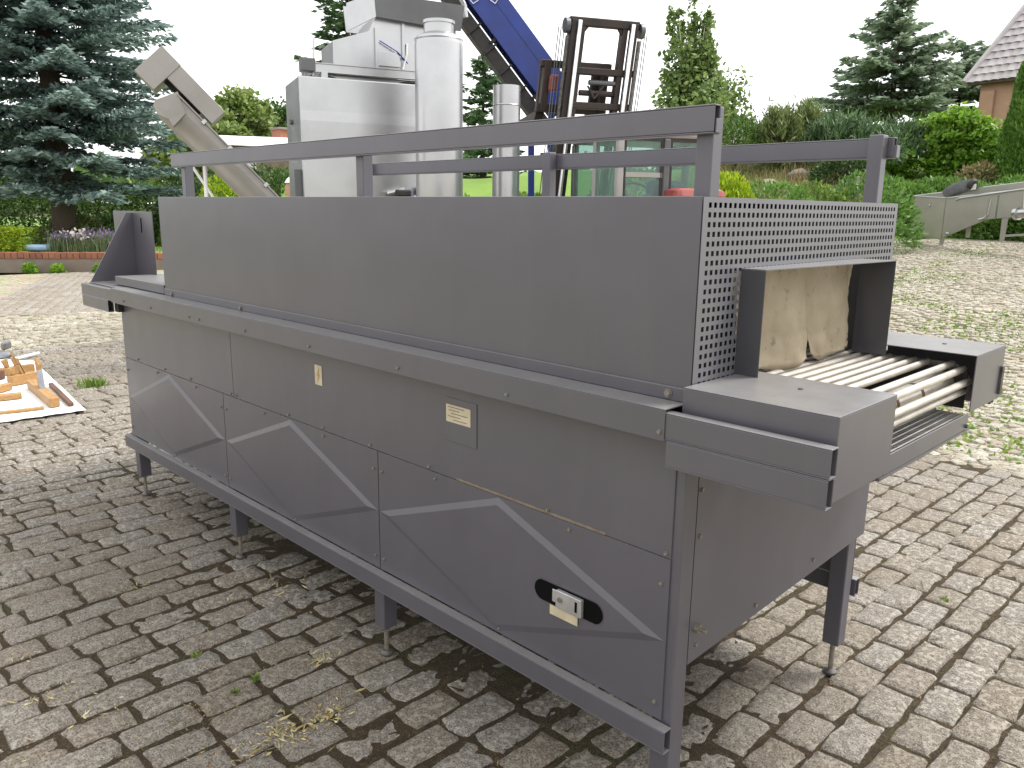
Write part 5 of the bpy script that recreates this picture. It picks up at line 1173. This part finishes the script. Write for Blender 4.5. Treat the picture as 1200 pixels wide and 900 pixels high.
for u, D, w, h, sd, lb in ((1052, 24.2, 1.3, 1.0, 71, 'juniper mound at the trough end'), (1095, 25.2, 1.5, 1.15, 72, 'spreading juniper behind the trough, under the maple bush'), (1140, 24.6, 1.5, 1.2, 73, 'spreading juniper behind the rubber sleeve'), (1185, 24.2, 1.6, 1.25, 74, 'spreading juniper below the conical thuja'), (1240, 23.8, 1.6, 1.3, 75, 'spreading juniper past the conical thuja')):
    b_ = bankpt(u, D); b_[2] = gz(b_)-.1; shrub('juniper', b_, (w, w*.8, zat(u, 208, D)-b_[2]+.05), 5200, .15, 'juniper', lb, 'juniper', sd, 'junipers along the trough', False, 30)
# maple bush
b_ = bankpt(1105, 28.5); zt2 = zat(1112, 136, 28.5)-b_[2]; r0, a0 = lateral(1105); lb_ = []; r_ = np.random.default_rng(4)
for k in range(15):
    f = r_.random(); off = r0*r_.uniform(-1.25, 1.45)*(1-.45*f)+a0*r_.uniform(-.8, .8); lb_.append(((off[0], off[1], zt2*(.22+.62*f)), (.76, .76, .48)))
lb_ += [((*(r0*.2)[:2], zt2*.86), (.6, .6, .42)), ((*(r0*.75)[:2], zt2*.80), (.5, .5, .36)), ((*(-r0*1.6)[:2], zt2*.22), (.7, .7, .45)), ((*(-r0*1.0)[:2], zt2*.36), (.7, .7, .45))]
broad('maple_bush', b_, lb_, 17000, .16, 'leaf_maple', 'bright green layered maple bush left of the conical thuja', 'maple', zt2*.5, .08, seed=14)
b_ = bankpt(1143, 26); shrub('twiggy_shrub', b_+Zv*.3, (.75, .6, zat(1143, 188, 26)-b_[2]-.3), 900, .13, 'drygrass', 'twiggy half bare shrub in front of the maple bush', 'shrub', 81)
# conical thuja
b_ = gspot(1204, 26.5); Hc = zat(1200, 42, 26.5)-b_[2]; n_ = 34000; rr = np.random.default_rng(9); f = rr.uniform(0, 1, n_)**1.15; a = rr.uniform(0, 6.28, n_)
rad = 1.34*(1-.52*f)*np.sqrt(np.clip((1-f)*6, 0, 1))*np.clip(f*9+.55, 0, 1)*(1-np.abs(rr.normal(0, .06, n_)))*(1+.05*np.sin(a*7+f*20)); P = b_+np.stack([np.cos(a)*rad, np.sin(a)*rad, .1+f*Hc], 1)
t = empty('conical_thuja', b_, 'tall clipped cone of dark green thuja in front of the brick house', 'thuja'); leaves(P, .15, 'thuja', 'crown', t, .35, 0, np.stack([np.cos(a)*.5, np.sin(a)*.5, np.ones(n_)], 1), .9); MB().cyl(b_-Zv*.1, b_+Zv*Hc*.8, .12, .03, 8).build('trunk', M['bark'], t)
# right-hand spruces
b_ = bankpt(1032, 36); spruce('silver_spruce', b_, zat(1043, -8, 36)-b_[2], 3.5, 'spruce_silver', 'tall silvery green spruce with long open lower branches', 2.2, .46, 9, .16, .09, .30, 15, .17, droop=.10, shape=.95, gap=.20)
b_ = bankpt(1108, 40); spruce('dark_spruce', b_, zat(1112, 52, 40)-b_[2], 3.1, 'spruce_silver', 'wide dusky spruce between the silvery spruce and the brick house', 2.0, .5, 9, .18, .10, .30, 16, .17, droop=.05, shape=.5, gap=.12)
# brick house with tiled roof
Dh = 33; r0, a0 = lateral(1150); pw = at(1150, 98, Dh); hx = r0*.9-a0*.44; hx /= np.linalg.norm(hx); hy = np.array([-hx[1], hx[0], 0]); ze = zat(1148, 97, Dh); zg = gz(pw)-.2; c0 = np.array([pw[0], pw[1], 0])
house = empty('brick_house', (pw[0], pw[1], zg), 'orange brick house corner with pale tiled gable roof behind the thuja', 'house')
MB().obox(c0+hx*4.0+hy*4+Zv*(zg+ze)/2, hx*4.0, hy*4, Zv*(ze-zg)/2).build('wall', M['house_brick'], house)
pr = MB()
MB().obox(c0+hx*.3-hy*.06+Zv*(zg+ze)/2, hx*.22, hy*.06, Zv*(ze-zg)/2-Zv*.3).build('brick_pier', M['house_brick'], house, .02)
MB().obox(c0+hx*3.6-hy*.02+Zv*(ze-1.1), hx*.55, hy*.05, Zv*.62).build('window', M['steel_dark'], house)
MB().obox(c0+hx*4.0-hy*.22+Zv*(ze-.02), hx*4.3, hy*.10, Zv*.08).build('gutter', M['bark'], house, .03)
slope = hy*.62+Zv*.92; slope = (hy*math.cos(R(50))+Zv*math.sin(R(50))); nrm = -hy*math.sin(R(50))+Zv*math.cos(R(50)); rl = 6.2; e0 = c0-hx*.42-hy*.30+Zv*(ze-.02)
# hip: the left edge of the roof leans back to the right like in the photo
def rp(a, s): return e0+hx*a+slope*s
rf = MB().prism([rp(0, 0), rp(9, 0), rp(9, rl), rp(.18*rl, rl)], -nrm*.10).build('roof', M['rooftile'], house)
tm = None
for j in range(int(rl/.34)):
    s = j*.34
    for i in range(26):
        a = .19*s + .02 + i*.28
        if a > 6.5: break
        c = rp(a+.13, s+.17)+nrm*.035
        if tm is None:
            mb = MB(); nn_ = 6; prof = [(-.14+.28*q/nn_, .028*math.sin(math.pi*q/nn_)) for q in range(nn_+1)]
            V = [hx*x_+slope*-.19+nrm*(y_+.02) for x_, y_ in prof]+[hx*x_+slope*.17+nrm*(y_-.015) for x_, y_ in prof]+[hx*x_+slope*-.19+nrm*(y_-.0) for x_, y_ in prof]
            mb.add(V, [(q, q+1, nn_+2+q, nn_+1+q) for q in range(nn_)]+[(2*nn_+2+q, 2*nn_+3+q, q+1, q) for q in range(nn_)]); o0 = mb.build('roof_tile', M['rooftile'], house); o0.parent = rf; o0.matrix_parent_inverse = Matrix.Identity(4); tm = o0.data; o0.location = c
        elif j*26+i < 3000 and sum(1 for _ in ()) == 0:
            o = bpy.data.objects.new('roof_tile', tm); COL.objects.link(o); o.parent = rf; o.location = c
MB().cyl(rp(0, 0)+nrm*.05, rp(.18*rl, rl)+nrm*.05, .10, n=8).build('hip_ridge', M['rooftile'], rf)
# roofs glimpsed between the rails
shed('far_house', 838, 868, 150, 172, 60, M['greyroof'], M['house_brick'], 'distant grey roof just right of the rail post', 'house', depth=8); shed('far_house', 868, 892, 153, 163, 75, M['greyroof'], M['house_brick'], 'tiny distant gable roof behind the globe thuja', 'house', depth=6)
shed('far_house', 800, 826, 158, 172, 42, M['greyroof'], M['render'], 'pale grey roofed hut behind the forklift cab', 'hut', depth=4)
# far belt of trees that closes the view
Cs = []
for _ in range(70000):
    u = rng.uniform(-350, 1550); D = rng.uniform(75, 110); p = at(u, 240, D); top = 3.2+2.2*fbm(u*.012, 0, 1.)+1.3*fbm(u*.06, 3, 1.)
    Cs.append((p[0], p[1], gz(p)+rng.uniform(0, 1)**.6*max(1.5, top)))
ft = leaves(Cs, .5, 'leaf_mid', 'far_trees', None, .8, .1); tag(ft, 'far off belt of green trees along the horizon', 'trees', None, 'stuff')
